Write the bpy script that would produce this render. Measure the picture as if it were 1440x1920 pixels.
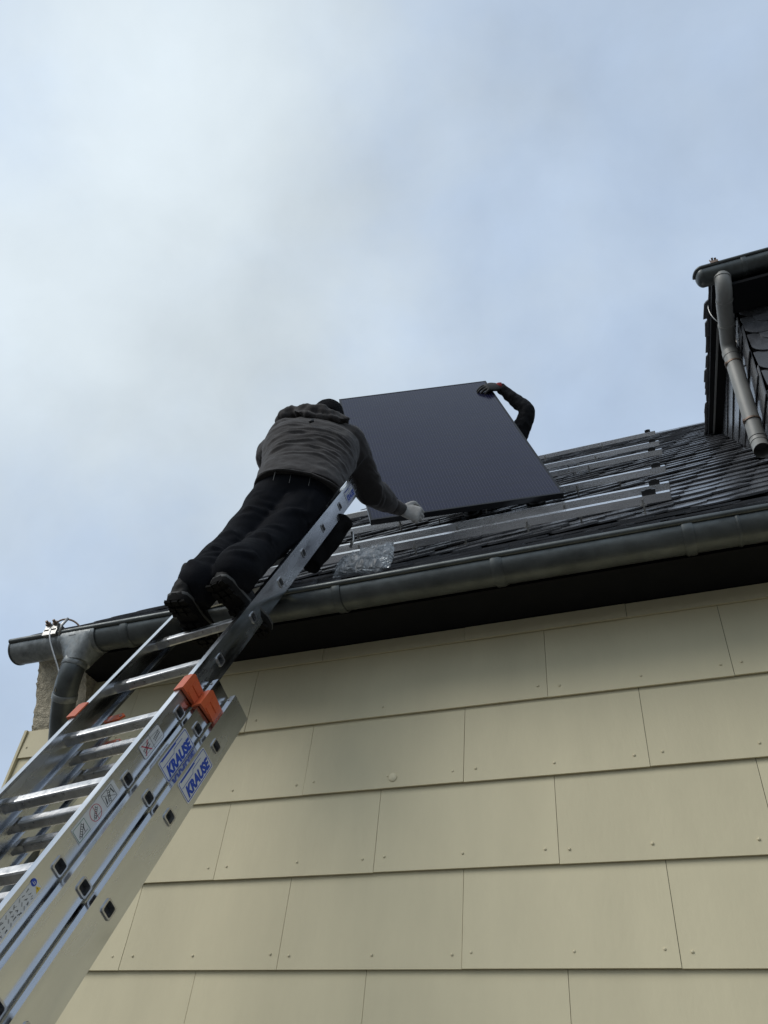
import bpy, bmesh, math, random
from mathutils import Vector, Matrix, noise
V = Vector
R = math.radians
random.seed(7)
scn = bpy.context.scene
for o in list(bpy.data.objects): bpy.data.objects.remove(o)
col = scn.collection

# ------------------------------------------------------------------ camera
cam_d = bpy.data.cameras.new('camera'); cam = bpy.data.objects.new('camera', cam_d); col.objects.link(cam)
cam_d.sensor_fit = 'VERTICAL'; cam_d.sensor_height = 36.0; cam_d.lens = 36.0*1459.302/1920
cam_d.clip_start = 0.05; cam_d.clip_end = 3000
YAW, PIT, ROL = R(25.43084), R(41.67576), R(5.88887)
cf = V((-math.sin(YAW)*math.cos(PIT), math.cos(YAW)*math.cos(PIT), math.sin(PIT)))
cr = V((math.cos(YAW), math.sin(YAW), 0)); cu = cr.cross(cf)
cr2 = cr*math.cos(ROL)+cu*math.sin(ROL); cu2 = -cr*math.sin(ROL)+cu*math.cos(ROL)
CAM = V((0.7577, -2.434, 1.55))
m = Matrix((cr2, cu2, -cf)).transposed().to_4x4(); m.translation = CAM
cam.matrix_world = m
scn.camera = cam

# ------------------------------------------------------------------ light
SUN_EL, SUN_AZ = R(41), R(-140)          # azimuth measured from +Y towards +X
sun_dir = V((math.sin(SUN_AZ)*math.cos(SUN_EL), math.cos(SUN_AZ)*math.cos(SUN_EL), math.sin(SUN_EL)))
sd = bpy.data.lights.new('sun', 'SUN'); sd.energy = 1.5; sd.angle = R(35); sd.color = (1.0, 0.97, 0.92)
so = bpy.data.objects.new('sun', sd); col.objects.link(so)
so.rotation_euler = sun_dir.to_track_quat('Z', 'Y').to_euler(); so.location = (-6, 2, 12)

wd = bpy.data.worlds.new('World'); scn.world = wd; wd.use_nodes = True
nt = wd.node_tree; nt.nodes.clear()
def N(t, tree=None, **k):
    n = (tree or nt).nodes.new(t)
    for a, b in k.items(): setattr(n, a, b)
    return n
def lk(a, b, tree=None): (tree or nt).links.new(a, b)
sky = N('ShaderNodeTexSky', sky_type='NISHITA', sun_disc=False, sun_elevation=SUN_EL, sun_rotation=SUN_AZ)
sky.air_density = 1.0; sky.dust_density = 1.0; sky.ozone_density = 1.0
tc = N('ShaderNodeTexCoord')
def wmath(op, a, b=None, c=None, clamp=False):
    n = N('ShaderNodeMath', operation=op); n.use_clamp = clamp
    for i, x in enumerate((a, b, c)):
        if x is None: continue
        if isinstance(x, (int, float)): n.inputs[i].default_value = x
        else: lk(x, n.inputs[i])
    return n.outputs[0]
def wnoise(scale, det, rough, off, dist=0.0):
    mp = N('ShaderNodeMapping'); mp.inputs['Location'].default_value = off
    lk(tc.outputs['Generated'], mp.inputs[0])
    n = N('ShaderNodeTexNoise'); n.inputs['Scale'].default_value = scale; n.inputs['Detail'].default_value = det
    n.inputs['Roughness'].default_value = rough; n.inputs['Distortion'].default_value = dist
    lk(mp.outputs[0], n.inputs['Vector']); return n.outputs['Fac']
def lobe(u, v, k):                     # a soft cloud bank around one direction of the sky
    d = (cr2*((u-720)/1459.3)+cu2*((960-v)/1459.3)+cf).normalized()
    vm = N('ShaderNodeVectorMath', operation='DOT_PRODUCT'); nv = N('ShaderNodeVectorMath', operation='NORMALIZE')
    lk(tc.outputs['Generated'], nv.inputs[0]); lk(nv.outputs[0], vm.inputs[0]); vm.inputs[1].default_value = d
    return wmath('EXPONENT', wmath('MULTIPLY', wmath('SUBTRACT', vm.outputs['Value'], 1.0), k))
n1 = wnoise(2.6, 3, .5, (13.7, 4.9, 2.4), .3); n2 = wnoise(6.0, 6, .55, (7.9, 3.2, 5.2), .15)
# cover = how much cloud hides the blue
cover = wmath('ADD', wmath('MULTIPLY', n1, .50), wmath('MULTIPLY', n2, .70))
cover = wmath('ADD', cover, -.10)
for (u, v, k, a) in ((290, 150, 25, .34), (-60, 560, 14, .30), (640, 130, 45, .16), (645, 570, 170, .26), (350, 650, 25, .10),
                     (1200, 620, 20, -.28), (15, 190, 170, -.42), (770, 400, 60, -.16), (0, 1300, 30, -.32), (1150, 60, 60, -.12)):
    cover = wmath('ADD', cover, wmath('MULTIPLY', lobe(u, v, k), a))
mr = N('ShaderNodeMapRange'); mr.interpolation_type = 'SMOOTHSTEP'
lk(cover, mr.inputs['Value']); mr.inputs['From Min'].default_value = .08; mr.inputs['From Max'].default_value = 1.05
bright = wmath('ADD', wmath('MULTIPLY', wnoise(5.0, 6, .55, (1.3, 5.1, 8.8), .15), .46), .83)
for (u, v, k, a) in ((290, 140, 45, .34), (-90, 520, 22, .34), (650, 140, 60, .07), (640, 570, 170, .10), (390, 540, 28, -.10), (1340, 80, 60, -.07),
                     (820, 340, 50, -.04), (1000, 780, 40, .08), (15, 190, 200, -.10), (650, 720, 60, .07)):
    bright = wmath('ADD', bright, wmath('MULTIPLY', lobe(u, v, k), a))
ramp = N('ShaderNodeMix', data_type='RGBA')
ramp.inputs['A'].default_value = (.485, .60, .77, 1); ramp.inputs['B'].default_value = (.605, .675, .715, 1)
lk(mr.outputs[0], ramp.inputs['Factor'])
bgc = N('ShaderNodeBackground'); lk(ramp.outputs['Result'], bgc.inputs['Color']); lk(bright, bgc.inputs['Strength'])
bgs = N('ShaderNodeBackground'); lk(sky.outputs[0], bgs.inputs['Color']); bgs.inputs['Strength'].default_value = .09
mx = N('ShaderNodeMixShader'); mx.inputs[0].default_value = .86
lk(bgs.outputs[0], mx.inputs[1]); lk(bgc.outputs[0], mx.inputs[2])
wo = N('ShaderNodeOutputWorld'); lk(mx.outputs[0], wo.inputs['Surface'])

vs = scn.view_settings; vs.view_transform = 'Standard'; vs.look = 'None'; vs.exposure = 0.0; vs.gamma = 1.0; vs.use_curve_mapping = False

# ------------------------------------------------------------------ materials
def mat(name, base, rough=.6, metal=0., var=.15, vscale=8., bump=0., bscale=60., spec=.5, stretch=(1, 1, 1), rvar=0., coord='Object', detail=6, objvar=0., sheen=0.):
    mt = bpy.data.materials.new(name); mt.use_nodes = True; t = mt.node_tree
    b = t.nodes['Principled BSDF']; b.inputs['Roughness'].default_value = rough; b.inputs['Metallic'].default_value = metal
    b.inputs['Specular IOR Level'].default_value = spec
    if sheen: b.inputs['Sheen Weight'].default_value = sheen; b.inputs['Sheen Roughness'].default_value = .5
    tcn = N('ShaderNodeTexCoord', t); mp = N('ShaderNodeMapping', t); mp.inputs['Scale'].default_value = stretch
    lk(tcn.outputs[coord], mp.inputs[0], t)
    nz = N('ShaderNodeTexNoise', t); nz.inputs['Scale'].default_value = vscale; nz.inputs['Detail'].default_value = detail; nz.inputs['Roughness'].default_value = .6
    lk(mp.outputs[0], nz.inputs['Vector'], t)
    r = N('ShaderNodeMapRange', t); r.inputs['From Min'].default_value = .3; r.inputs['From Max'].default_value = .7
    r.inputs['To Min'].default_value = 1-var; r.inputs['To Max'].default_value = 1+var; lk(nz.outputs['Fac'], r.inputs['Value'], t)
    fac = r.outputs[0]
    if objvar:
        oi = N('ShaderNodeObjectInfo', t); r2 = N('ShaderNodeMapRange', t); r2.inputs['To Min'].default_value = 1-objvar; r2.inputs['To Max'].default_value = 1+objvar
        lk(oi.outputs['Random'], r2.inputs['Value'], t)
        mm = N('ShaderNodeMath', t, operation='MULTIPLY'); lk(fac, mm.inputs[0], t); lk(r2.outputs[0], mm.inputs[1], t); fac = mm.outputs[0]
    vm = N('ShaderNodeVectorMath', t, operation='SCALE'); vm.inputs[0].default_value = base; lk(fac, vm.inputs['Scale'], t)
    lk(vm.outputs[0], b.inputs['Base Color'], t)
    if rvar:
        r3 = N('ShaderNodeMapRange', t); r3.inputs['From Min'].default_value = .3; r3.inputs['From Max'].default_value = .7
        r3.inputs['To Min'].default_value = max(rough-rvar, .02); r3.inputs['To Max'].default_value = rough+rvar
        nz3 = N('ShaderNodeTexNoise', t); nz3.inputs['Scale'].default_value = vscale*2.3; nz3.inputs['Detail'].default_value = 5
        lk(mp.outputs[0], nz3.inputs['Vector'], t); lk(nz3.outputs['Fac'], r3.inputs['Value'], t); lk(r3.outputs[0], b.inputs['Roughness'], t)
    if bump:
        nb = N('ShaderNodeTexNoise', t); nb.inputs['Scale'].default_value = bscale; nb.inputs['Detail'].default_value = 5
        lk(mp.outputs[0], nb.inputs['Vector'], t)
        bp = N('ShaderNodeBump', t); bp.inputs['Strength'].default_value = bump; bp.inputs['Distance'].default_value = .01
        lk(nb.outputs['Fac'], bp.inputs['Height'], t); lk(bp.outputs[0], b.inputs['Normal'], t)
    return mt
M = {}
M['board'] = mat('painted_board', (.645, .572, .378), .60, var=.06, vscale=4, bump=.09, bscale=70, stretch=(1, 1, .35), objvar=.03, spec=.3)
M['nail'] = mat('painted_nail', (.645, .572, .378), .5, var=.1)
M['rough'] = mat('roughcast', (.55, .49, .37), .95, var=.25, vscale=60, bump=1.0, bscale=130, spec=.1)
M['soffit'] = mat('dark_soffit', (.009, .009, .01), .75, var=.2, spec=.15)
M['slate'] = mat('slate', (.075, .076, .081), .25, var=.25, vscale=9, bump=.05, bscale=50, objvar=.35, rvar=.08, spec=.8)
M['deck'] = mat('roof_deck', (.012, .012, .013), .9, var=.1, spec=.1)
M['zinc'] = mat('weathered_zinc', (.105, .113, .110), .40, .75, var=.28, vscale=10, bump=.04, bscale=25, rvar=.12)
M['zinc2'] = mat('mottled_zinc', (.24, .25, .245), .42, .8, var=.35, vscale=26, bump=.05, bscale=40, rvar=.14)
M['plaspipe'] = mat('grey_pipe', (.265, .263, .245), .5, .15, var=.12, vscale=6)
M['alu'] = mat('ladder_aluminium', (.64, .66, .69), .22, 1., var=.08, vscale=9, bump=.008, bscale=14, stretch=(1, .2, 1), rvar=.13)
M['rung'] = mat('rung_aluminium', (.50, .50, .50), .36, 1., var=.2, vscale=30, bump=.05, bscale=60, rvar=.12)
M['railalu'] = mat('rail_aluminium', (.90, .90, .90), .26, 1., var=.05, vscale=12, rvar=.08, stretch=(.2, 1, 1))
M['orange'] = mat('orange_plastic', (.52, .095, .028), .45, var=.1)
M['blackp'] = mat('black_plastic', (.012, .012, .013), .5, var=.2)
M['steel'] = mat('galvanised_steel', (.42, .41, .39), .38, 1., var=.2, vscale=40, rvar=.1)
M['rust'] = mat('rusty_steel', (.20, .15, .12), .55, .8, var=.35, vscale=60)
M['pframe'] = mat('black_anodised', (.018, .018, .02), .4, .5, var=.1)
M['jacket'] = mat('grey_jacket', (.037, .0325, .0305), .85, var=.16, vscale=12, bump=.18, bscale=240, spec=.2, sheen=.15)
M['trouser'] = mat('black_trousers', (.0065, .007, .009), .8, var=.25, vscale=12, bump=.2, bscale=260, spec=.06)
M['blackjk'] = mat('black_jacket', (.016, .016, .018), .85, var=.2, bump=.2, bscale=200, spec=.2)
M['beanie'] = mat('black_knit', (.008, .008, .009), .95, var=.2, bump=.4, bscale=300, spec=.05)
M['boot'] = mat('boot_leather', (.008, .0075, .007), .6, var=.25, bump=.1, spec=.12)
M['sole'] = mat('boot_sole', (.009, .0085, .008), .8, var=.3, vscale=20, bump=.2, spec=.06)
M['trim'] = mat('boot_trim', (.045, .045, .043), .7)
M['glove'] = mat('grey_glove', (.36, .35, .33), .9, var=.2, vscale=25, bump=.25, bscale=180)
M['bglove'] = mat('black_glove', (.014, .014, .014), .7)
M['red'] = mat('red_knit', (.22, .015, .015), .8)
M['skin'] = mat('skin', (.42, .24, .17), .55)
M['eye'] = mat('eye', (.5, .5, .5), .2)
M['pouch'] = mat('tool_pouch', (.010, .0095, .0095), .8, var=.3, vscale=20, bump=.2, spec=.1)
M['stick'] = mat('silver_label', (.62, .63, .64), .38, .25, var=.04)
M['blue'] = mat('blue_print', (.012, .055, .36), .5)
M['black'] = mat('black_print', (.02, .02, .02), .6)
M['redp'] = mat('red_print', (.45, .02, .05), .5)
M['greenp'] = mat('green_print', (.02, .16, .09), .5)
M['yellow'] = mat('yellow_print', (.7, .48, .03), .5)
M['ground'] = mat('paving', (.11, .105, .095), .9, var=.25, vscale=1.5)
M['plaster'] = mat('plaster', (.36, .33, .26), .95, var=.1, bump=.3, bscale=60)

# solar glass: black cells with fine silver conductor lines printed on them
mt = bpy.data.materials.new('solar_glass'); mt.use_nodes = True; t = mt.node_tree; b = t.nodes['Principled BSDF']
tcn = N('ShaderNodeTexCoord', t); sx = N('ShaderNodeSeparateXYZ', t); lk(tcn.outputs['Object'], sx.inputs[0], t)
def tm(op, a, b_=None, c=None):
    n = N('ShaderNodeMath', t, operation=op)
    for i, x in enumerate((a, b_, c)):
        if x is None: continue
        if isinstance(x, (int, float)): n.inputs[i].default_value = x
        else: lk(x, n.inputs[i], t)
    return n.outputs[0]
def stripe(coord, period, width, off=0.):
    fr = tm('FRACT', tm('ADD', tm('DIVIDE', coord, period), 100.5+off))
    return tm('LESS_THAN', tm('ABSOLUTE', tm('SUBTRACT', fr, .5)), width/period/2)
bus = stripe(sx.outputs['X'], .0182, .0016)
gapx = stripe(sx.outputs['X'], .182, .0022, .0); gapy = stripe(sx.outputs['Y'], .0915, .003)
nzp = N('ShaderNodeTexNoise', t); nzp.inputs['Scale'].default_value = 3.; lk(tcn.outputs['Object'], nzp.inputs['Vector'], t)
lines = tm('MULTIPLY', bus, tm('SUBTRACT', 1., gapy))
lines = tm('MULTIPLY', lines, tm('ADD', .25, nzp.outputs['Fac']))
cells = N('ShaderNodeMix', t, data_type='RGBA'); cells.inputs['A'].default_value = (.009, .009, .030, 1); cells.inputs['B'].default_value = (.075, .075, .085, 1)
lk(lines, cells.inputs['Factor'], t)
c2 = N('ShaderNodeMix', t, data_type='RGBA'); lk(gapy, c2.inputs['Factor'], t); lk(cells.outputs['Result'], c2.inputs['A'], t); c2.inputs['B'].default_value = (.012, .012, .014, 1)
lk(c2.outputs['Result'], b.inputs['Base Color'], t)
b.inputs['Roughness'].default_value = .10; b.inputs['Specular IOR Level'].default_value = .38
nzr = N('ShaderNodeTexNoise', t); nzr.inputs['Scale'].default_value = 5.; nzr.inputs['Detail'].default_value = 6.; lk(tcn.outputs['Object'], nzr.inputs['Vector'], t)
mrr = N('ShaderNodeMapRange', t); mrr.inputs['From Min'].default_value = .3; mrr.inputs['From Max'].default_value = .7; mrr.inputs['To Min'].default_value = .06; mrr.inputs['To Max'].default_value = .24
lk(nzr.outputs['Fac'], mrr.inputs['Value'], t); lk(mrr.outputs[0], b.inputs['Roughness'], t)
M['solar'] = mt
# clear film of the bag
mt = bpy.data.materials.new('clear_film'); mt.use_nodes = True; t = mt.node_tree; t.nodes.clear()
tr = N('ShaderNodeBsdfTransparent', t); tr.inputs[0].default_value = (.93, .95, .96, 1)
gl = N('ShaderNodeBsdfGlossy', t); gl.inputs['Roughness'].default_value = .28
df = N('ShaderNodeBsdfDiffuse', t); df.inputs[0].default_value = (.75, .78, .8, 1)
tl = N('ShaderNodeBsdfTranslucent', t); tl.inputs[0].default_value = (.75, .78, .8, 1)
fz = N('ShaderNodeFresnel', t); fz.inputs[0].default_value = 1.38
a1 = N('ShaderNodeAddShader', t); lk(df.outputs[0], a1.inputs[0], t); lk(tl.outputs[0], a1.inputs[1], t)
m1 = N('ShaderNodeMixShader', t); m1.inputs[0].default_value = .19; lk(tr.outputs[0], m1.inputs[1], t); lk(a1.outputs[0], m1.inputs[2], t)
m2 = N('ShaderNodeMixShader', t); lk(fz.outputs[0], m2.inputs[0], t); lk(m1.outputs[0], m2.inputs[1], t); lk(gl.outputs[0], m2.inputs[2], t)
ou = N('ShaderNodeOutputMaterial', t); lk(m2.outputs[0], ou.inputs[0], t)
M['film'] = mt

# ------------------------------------------------------------------ mesh helpers
class MB:
    def __init__(s): s.v = []; s.f = []
    def add(s, vs_, fs_):
        o = len(s.v); s.v += [V(x) for x in vs_]; s.f += [tuple(i+o for i in f) for f in fs_]; return s
    def box(s, c, h, ax=None):
        c = V(c); ax = ax or (V((1, 0, 0)), V((0, 1, 0)), V((0, 0, 1)))
        vs_ = [c+ax[0]*(i*h[0])+ax[1]*(j*h[1])+ax[2]*(k*h[2]) for i in (-1, 1) for j in (-1, 1) for k in (-1, 1)]
        return s.add(vs_, [(0, 1, 3, 2), (4, 6, 7, 5), (0, 4, 5, 1), (2, 3, 7, 6), (0, 2, 6, 4), (1, 5, 7, 3)])
    def b2(s, a, b): # axis box from corner to corner
        a = V(a); b = V(b); return s.box((a+b)/2, [abs(x)/2 for x in (b-a)])
    def loft(s, rings, cap=True, closed=True):
        n = len(rings[0]); o = len(s.v)
        for r in rings: s.v += [V(x) for x in r]
        for i in range(len(rings)-1):
            for j in range(n if closed else n-1):
                k = (j+1) % n
                s.f.append((o+i*n+j, o+i*n+k, o+(i+1)*n+k, o+(i+1)*n+j))
        if cap and closed:
            s.f.append(tuple(o+j for j in reversed(range(n)))); s.f.append(tuple(o+(len(rings)-1)*n+j for j in range(n)))
        return s
    def tube(s, pts, rad, n=12, cap=True):
        pts = [V(p) for p in pts]; rad = rad if isinstance(rad, (list, tuple)) else [rad]*len(pts)
        rings = []; prev = None
        for i, p in enumerate(pts):
            d = (pts[min(i+1, len(pts)-1)]-pts[max(i-1, 0)]).normalized()
            if prev is None:
                a = d.orthogonal().normalized()
            else:
                a = (prev-d*prev.dot(d)).normalized()
            prev = a; b_ = d.cross(a)
            k = 1.
            if 0 < i < len(pts)-1:
                k = 1/max(.5, math.sqrt(max(0., (1+(pts[i]-pts[i-1]).normalized().dot((pts[i+1]-pts[i]).normalized()))/2)))
            rings.append([p+(a*math.cos(q)+b_*math.sin(q))*rad[i]*(k if k < 1.15 else 1.) for q in [2*math.pi*j/n for j in range(n)]])
        return s.loft(rings, cap)
    def prism(s, poly, d):  # poly: list of points, extruded by vector d
        n = len(poly); d = V(d); o = len(s.v); s.v += [V(p) for p in poly]+[V(p)+d for p in poly]
        s.f.append(tuple(o+j for j in reversed(range(n)))); s.f.append(tuple(o+n+j for j in range(n)))
        for j in range(n): s.f.append((o+j, o+(j+1) % n, o+n+(j+1) % n, o+n+j))
        return s
    def mesh(s, name, smooth=False, fix=True):
        me = bpy.data.meshes.new(name); me.from_pydata([tuple(x) for x in s.v], [], s.f)
        if fix:
            bm = bmesh.new(); bm.from_mesh(me); bmesh.ops.recalc_face_normals(bm, faces=bm.faces); bm.to_mesh(me); bm.free()
        if smooth:
            me.shade_smooth() if smooth is True else me.set_sharp_from_angle(angle=R(smooth))
            if smooth is not True:
                for p in me.polygons: p.use_smooth = True
                me.set_sharp_from_angle(angle=R(smooth))
        me.update(); return me
    def build(s, name, m_, parent=None, smooth=False, fix=True):
        return link(name, s.mesh(name, smooth, fix), m_, parent)
def link(name, me, m_, parent=None):
    if m_ is not None and not me.materials: me.materials.append(M[m_] if isinstance(m_, str) else m_)
    o = bpy.data.objects.new(name, me); col.objects.link(o)
    if parent: o.parent = parent
    return o
def empty(name, label, cat, loc=(0, 0, 0), group=None, mw=None):
    o = bpy.data.objects.new(name, None); col.objects.link(o); o.empty_display_size = .1
    if mw is not None: o.matrix_world = mw
    else: o.location = loc
    tag(o, label, cat, group); return o
def tag(o, label, cat, group=None):
    o['label'] = label; o['category'] = cat
    if group: o['group'] = group
    return o
def ring(c, A, B, n=20): return [V(c)+V(A)*math.cos(q)+V(B)*math.sin(q) for q in [2*math.pi*j/n for j in range(n)]]
def fbm(p, o=3):
    s = 0; a = 1.
    for _ in range(o): s += a*noise.noise(p); p = p*2.03; a *= .5
    return s

# ------------------------------------------------------------------ ground
g = MB(); g.add([(-600, -600, 0), (600, -600, 0), (600, 600, 0), (-600, 600, 0)], [(0, 1, 2, 3)])
go = g.build('ground', 'ground'); go['kind'] = 'structure'

# ------------------------------------------------------------------ the house
XL, XR = -2.04, 6.4                 # gable and far end
Z0, HB, WB = 2.07575, .27523, .6    # siding grid
SOF = 3.24
house = empty('house', 'beige board-clad house with steep dark slate roof, zinc gutter and dormer', 'house', (2, 4, 0))
def P(mb, name, m_, parent=None, smooth=False):   # part of the house (world coordinates)
    o = mb.build(name, m_); o.parent = parent or house
    o.matrix_parent_inverse = Matrix.Translation((-2, -4, 0)) if o.parent == house else o.parent.matrix_parent_inverse.inverted() @ Matrix.Translation((-2, -4, 0))
    return o
HINV = Matrix.Translation((-2, -4, 0))
def hp(o, parent=None):             # parent without moving
    if parent is None or parent == house: o.parent = house; o.matrix_parent_inverse = HINV.copy()
    else: o.parent = parent; o.matrix_parent_inverse = Matrix.Identity(4)
    return o
def part(mb, name, m_, parent=None, smooth=False): return hp(mb.build(name, m_, None, smooth), parent)

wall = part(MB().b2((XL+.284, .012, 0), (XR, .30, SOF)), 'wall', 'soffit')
# boards: rows k from -8 up, each with its lower edge standing proud of the one below
YF = 0.0
nails = MB()
def nail(x, z):
    c = V((x, -.0132, z))
    nails.loft([ring(c+V((0, .004, 0)), (.005, 0, 0), (0, 0, .005), 8), ring(c+V((0, -.0015, 0)), (.0042, 0, 0), (0, 0, .0042), 8), ring(c+V((0, -.003, 0)), (.0022, 0, 0), (0, 0, .0022), 8)])
brd = {}
for k in range(-8, 5):
    z0 = Z0+k*HB; z1 = z0+HB+.012; off = 0. if k % 2 == 0 else .5
    i0 = math.floor((XL)/WB)-1
    for i in range(i0, int(XR/WB)+1):
        xa = (i+off)*WB; xb = xa+WB
        if k == 3 and i == -1: continue
        if k == 3 and i == -2: xb += WB
        xa = max(xa, XL-.012); xb = min(xb, XR)
        if xb-xa < .05: continue
        zt = z1; zz0 = z0
        if k == 4: zt = SOF-.004
        xa_, xb_ = xa+.0008, xb-.0008
        # the corbel takes the place of the boards at the top of the gable corner
        pieces = [(xa_, xb_, zt)]
        if k >= 3 and xa_ < -1.76:
            pieces = []
            if k == 3: pieces.append((xa_, min(xb_, -1.765), 3.032))
            if xb_ > -1.74: pieces.append((-1.755, xb_, zt))
        for (a, b, ztop) in pieces:
            jx = random.uniform(-.0015, .0015); jt = random.uniform(-.0015, .0015)
            th = .008
            yb0 = -.0150+jt; yb1 = -.0015
            # section: bottom proud, top tucked under the next course
            f = MB(); hgt = ztop-zz0; y1 = yb0+(yb1-yb0)*min(1., hgt/(HB+.012))
            zl = zz0+random.uniform(-.001, .001)
            f.prism([(a, yb0, zl), (a, y1, ztop), (a, y1+th, ztop), (a, yb0+th, zl)], (b-a, 0, 0))
            o = part(f, 'board', 'board', wall); brd[(k, i)] = o
            if k < 4:
                for xx in (a+.035, b-.035, (a+b)/2+random.uniform(-.03, .03)):
                    nail(xx+random.uniform(-.008, .008), zz0+.042+random.uniform(-.006, .006))
no = part(nails, 'nail_heads', 'nail', wall, True); no['kind'] = 'stuff'
# corner strip on the gable edge
part(MB().b2((XL-.028, -.019, .2), (XL-.014, .05, 3.032)), 'corner_strip', 'board', wall)
# round patch cap on the second course
cp = MB(); c = V((-.255, -.0128, 2.662))
cp.loft([ring(c+V((0, .006, 0)), (.0155, 0, 0), (0, 0, .0155), 20), ring(c+V((0, -.004, 0)), (.0155, 0, 0), (0, 0, .0155), 20), ring(c+V((0, -.006, 0)), (.013, 0, 0), (0, 0, .013), 20)])
part(cp, 'round_cap', 'nail', wall, 40)

# roof planes
YE, ZE, YB, ZB = -.27, 3.36, .62, 4.155
FL = math.atan2(ZB-ZE, YB-YE); FLEN = math.hypot(ZB-ZE, YB-YE); PM = R(50)
uF = V((0, math.cos(FL), math.sin(FL))); nF = V((0, -math.sin(FL), math.cos(FL)))
uM = V((0, math.cos(PM), math.sin(PM))); nM = V((0, -math.sin(PM), math.cos(PM)))
STOP = 5.72
XV = -2.09
RIDGE = V((0, YB, ZB))+uM*STOP
def rp(x, s, off=0.):               # point on the roof, s measured up the slope from the bend
    if s < 0: return V((x, YB, ZB))+uF*s+nF*off
    return V((x, YB, ZB))+uM*s+nM*off
YBK = 2*RIDGE.y-.3
dk = MB()
sec = [(YE+.01, ZE-.030), (YB, ZB-.032), (RIDGE.y, RIDGE.z-.034), (RIDGE.y+(RIDGE.z-ZB)/math.tan(PM), ZB), (RIDGE.y+(RIDGE.z-ZB)/math.tan(PM)+.8, ZB-.7)]
lo = [(y, z-.16) for y, z in sec]
lo[0] = (YE+.05, ZE-.055)
dk.prism([(XV+.02, y, z) for y, z in sec]+[(XV+.02, y, z) for y, z in reversed(lo)], (XR+.1-XV, 0, 0))
roof = part(dk, 'roof', 'deck')
# gable wall under the roof
YW = sec[-1][0]-.5
gw = MB(); gw.prism([(XL, .012, 0), (XL, YW, 0), (XL, YW, ZB-.6), (XL, RIDGE.y, RIDGE.z-.25), (XL, YB, ZB-.2), (XL, .304, 3.52), (XL, .304, 3.03), (XL, .012, 3.03)], (.28, 0, 0))
part(gw, 'gable_wall', 'plaster')
part(MB().b2((XL+.29, YW-.3, 0), (XR, YW, ZB-.6)), 'rear_wall', 'plaster')
gw2 = MB(); gw2.prism([(XR-.3, .31, 0), (XR-.3, YW-.31, 0), (XR-.3, YW-.31, ZB-.6), (XR-.3, RIDGE.y, RIDGE.z-.25), (XR-.3, YB, ZB-.2), (XR-.3, .31, 3.55)], (.28, 0, 0))
part(gw2, 'gable_wall', 'plaster')
# soffit, fascia, corbel
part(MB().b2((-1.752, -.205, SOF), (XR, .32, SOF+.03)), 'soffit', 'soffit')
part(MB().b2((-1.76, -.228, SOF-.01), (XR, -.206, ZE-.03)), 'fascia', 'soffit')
cb = MB()
prof = [(.0, 3.033), (-.012, 3.05), (-.042, 3.15), (-.085, 3.25), (-.125, 3.34)]
n_x = 26
pr_ = []
for i in range(41):
    tt = i/40*(len(prof)-1); j = min(int(tt), len(prof)-2); q = tt-j
    pr_.append((prof[j][0]*(1-q)+prof[j+1][0]*q, prof[j][1]*(1-q)+prof[j+1][1]*q))
rings = []
for i in range(n_x+1):
    x = XL+(.285)*i/n_x
    row = []
    for (y, z) in pr_:
        d = .007*fbm(V((x*60, z*60, 1.)), 3)
        row.append((x+(.005*fbm(V((z*40, 3.3, y*40)), 2) if i in (0, n_x) else 0), y-.004-d, z))
    row.append((x, .30, 3.345)); row.append((x, .30, 3.033))
    rings.append(row)
cb.loft(rings)
part(cb, 'corbel', 'rough', smooth=50)

# ---- slates: courses climb to the right
TH = R(23); ca, sa = math.cos(TH), math.sin(TH)
PW, PH = .205, .150
def slate_mesh(w=.235, h=.27, th=.006, lift=.016):
    # local: x along the course, y up the course; rounded lower corner
    pts = []
    for q in range(7):
        a = math.pi*1.06+(math.pi*.44)*q/6
        pts.append((-w/2+w*.62+w*.62*math.cos(a), h*.42+h*.42*math.sin(a)))
    pts += [(w*.42, .008), (w/2, .035), (w/2, h), (-w/2, h)]
    me = MB(); top = []; bot = []
    for (x, y) in pts:
        z = lift*(1-y/h)+.003*(x/w)
        top.append((x, y, z+th)); bot.append((x, y, z))
    n = len(pts)
    me.add(top+bot, [tuple(range(n)), tuple(reversed(range(n, 2*n)))]+[(j, j+n, (j+1) % n+n, (j+1) % n) for j in range(n)])
    return me
SL = [slate_mesh(.235+.008*i, .27, .0055+.0012*i, .011+.0025*i) for i in range(3)]
SL += [slate_mesh(.235+.008*i, .27, .0085+.0015*i, .019+.003*i) for i in range(3)]
SLM = [s.mesh('slate') for s in SL]
for me in SLM: me.materials.append(M['slate'])
cand = []
def in_dormer(x, s):
    p = rp(x, s); return x > 1.47 and p.y > .86
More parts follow.
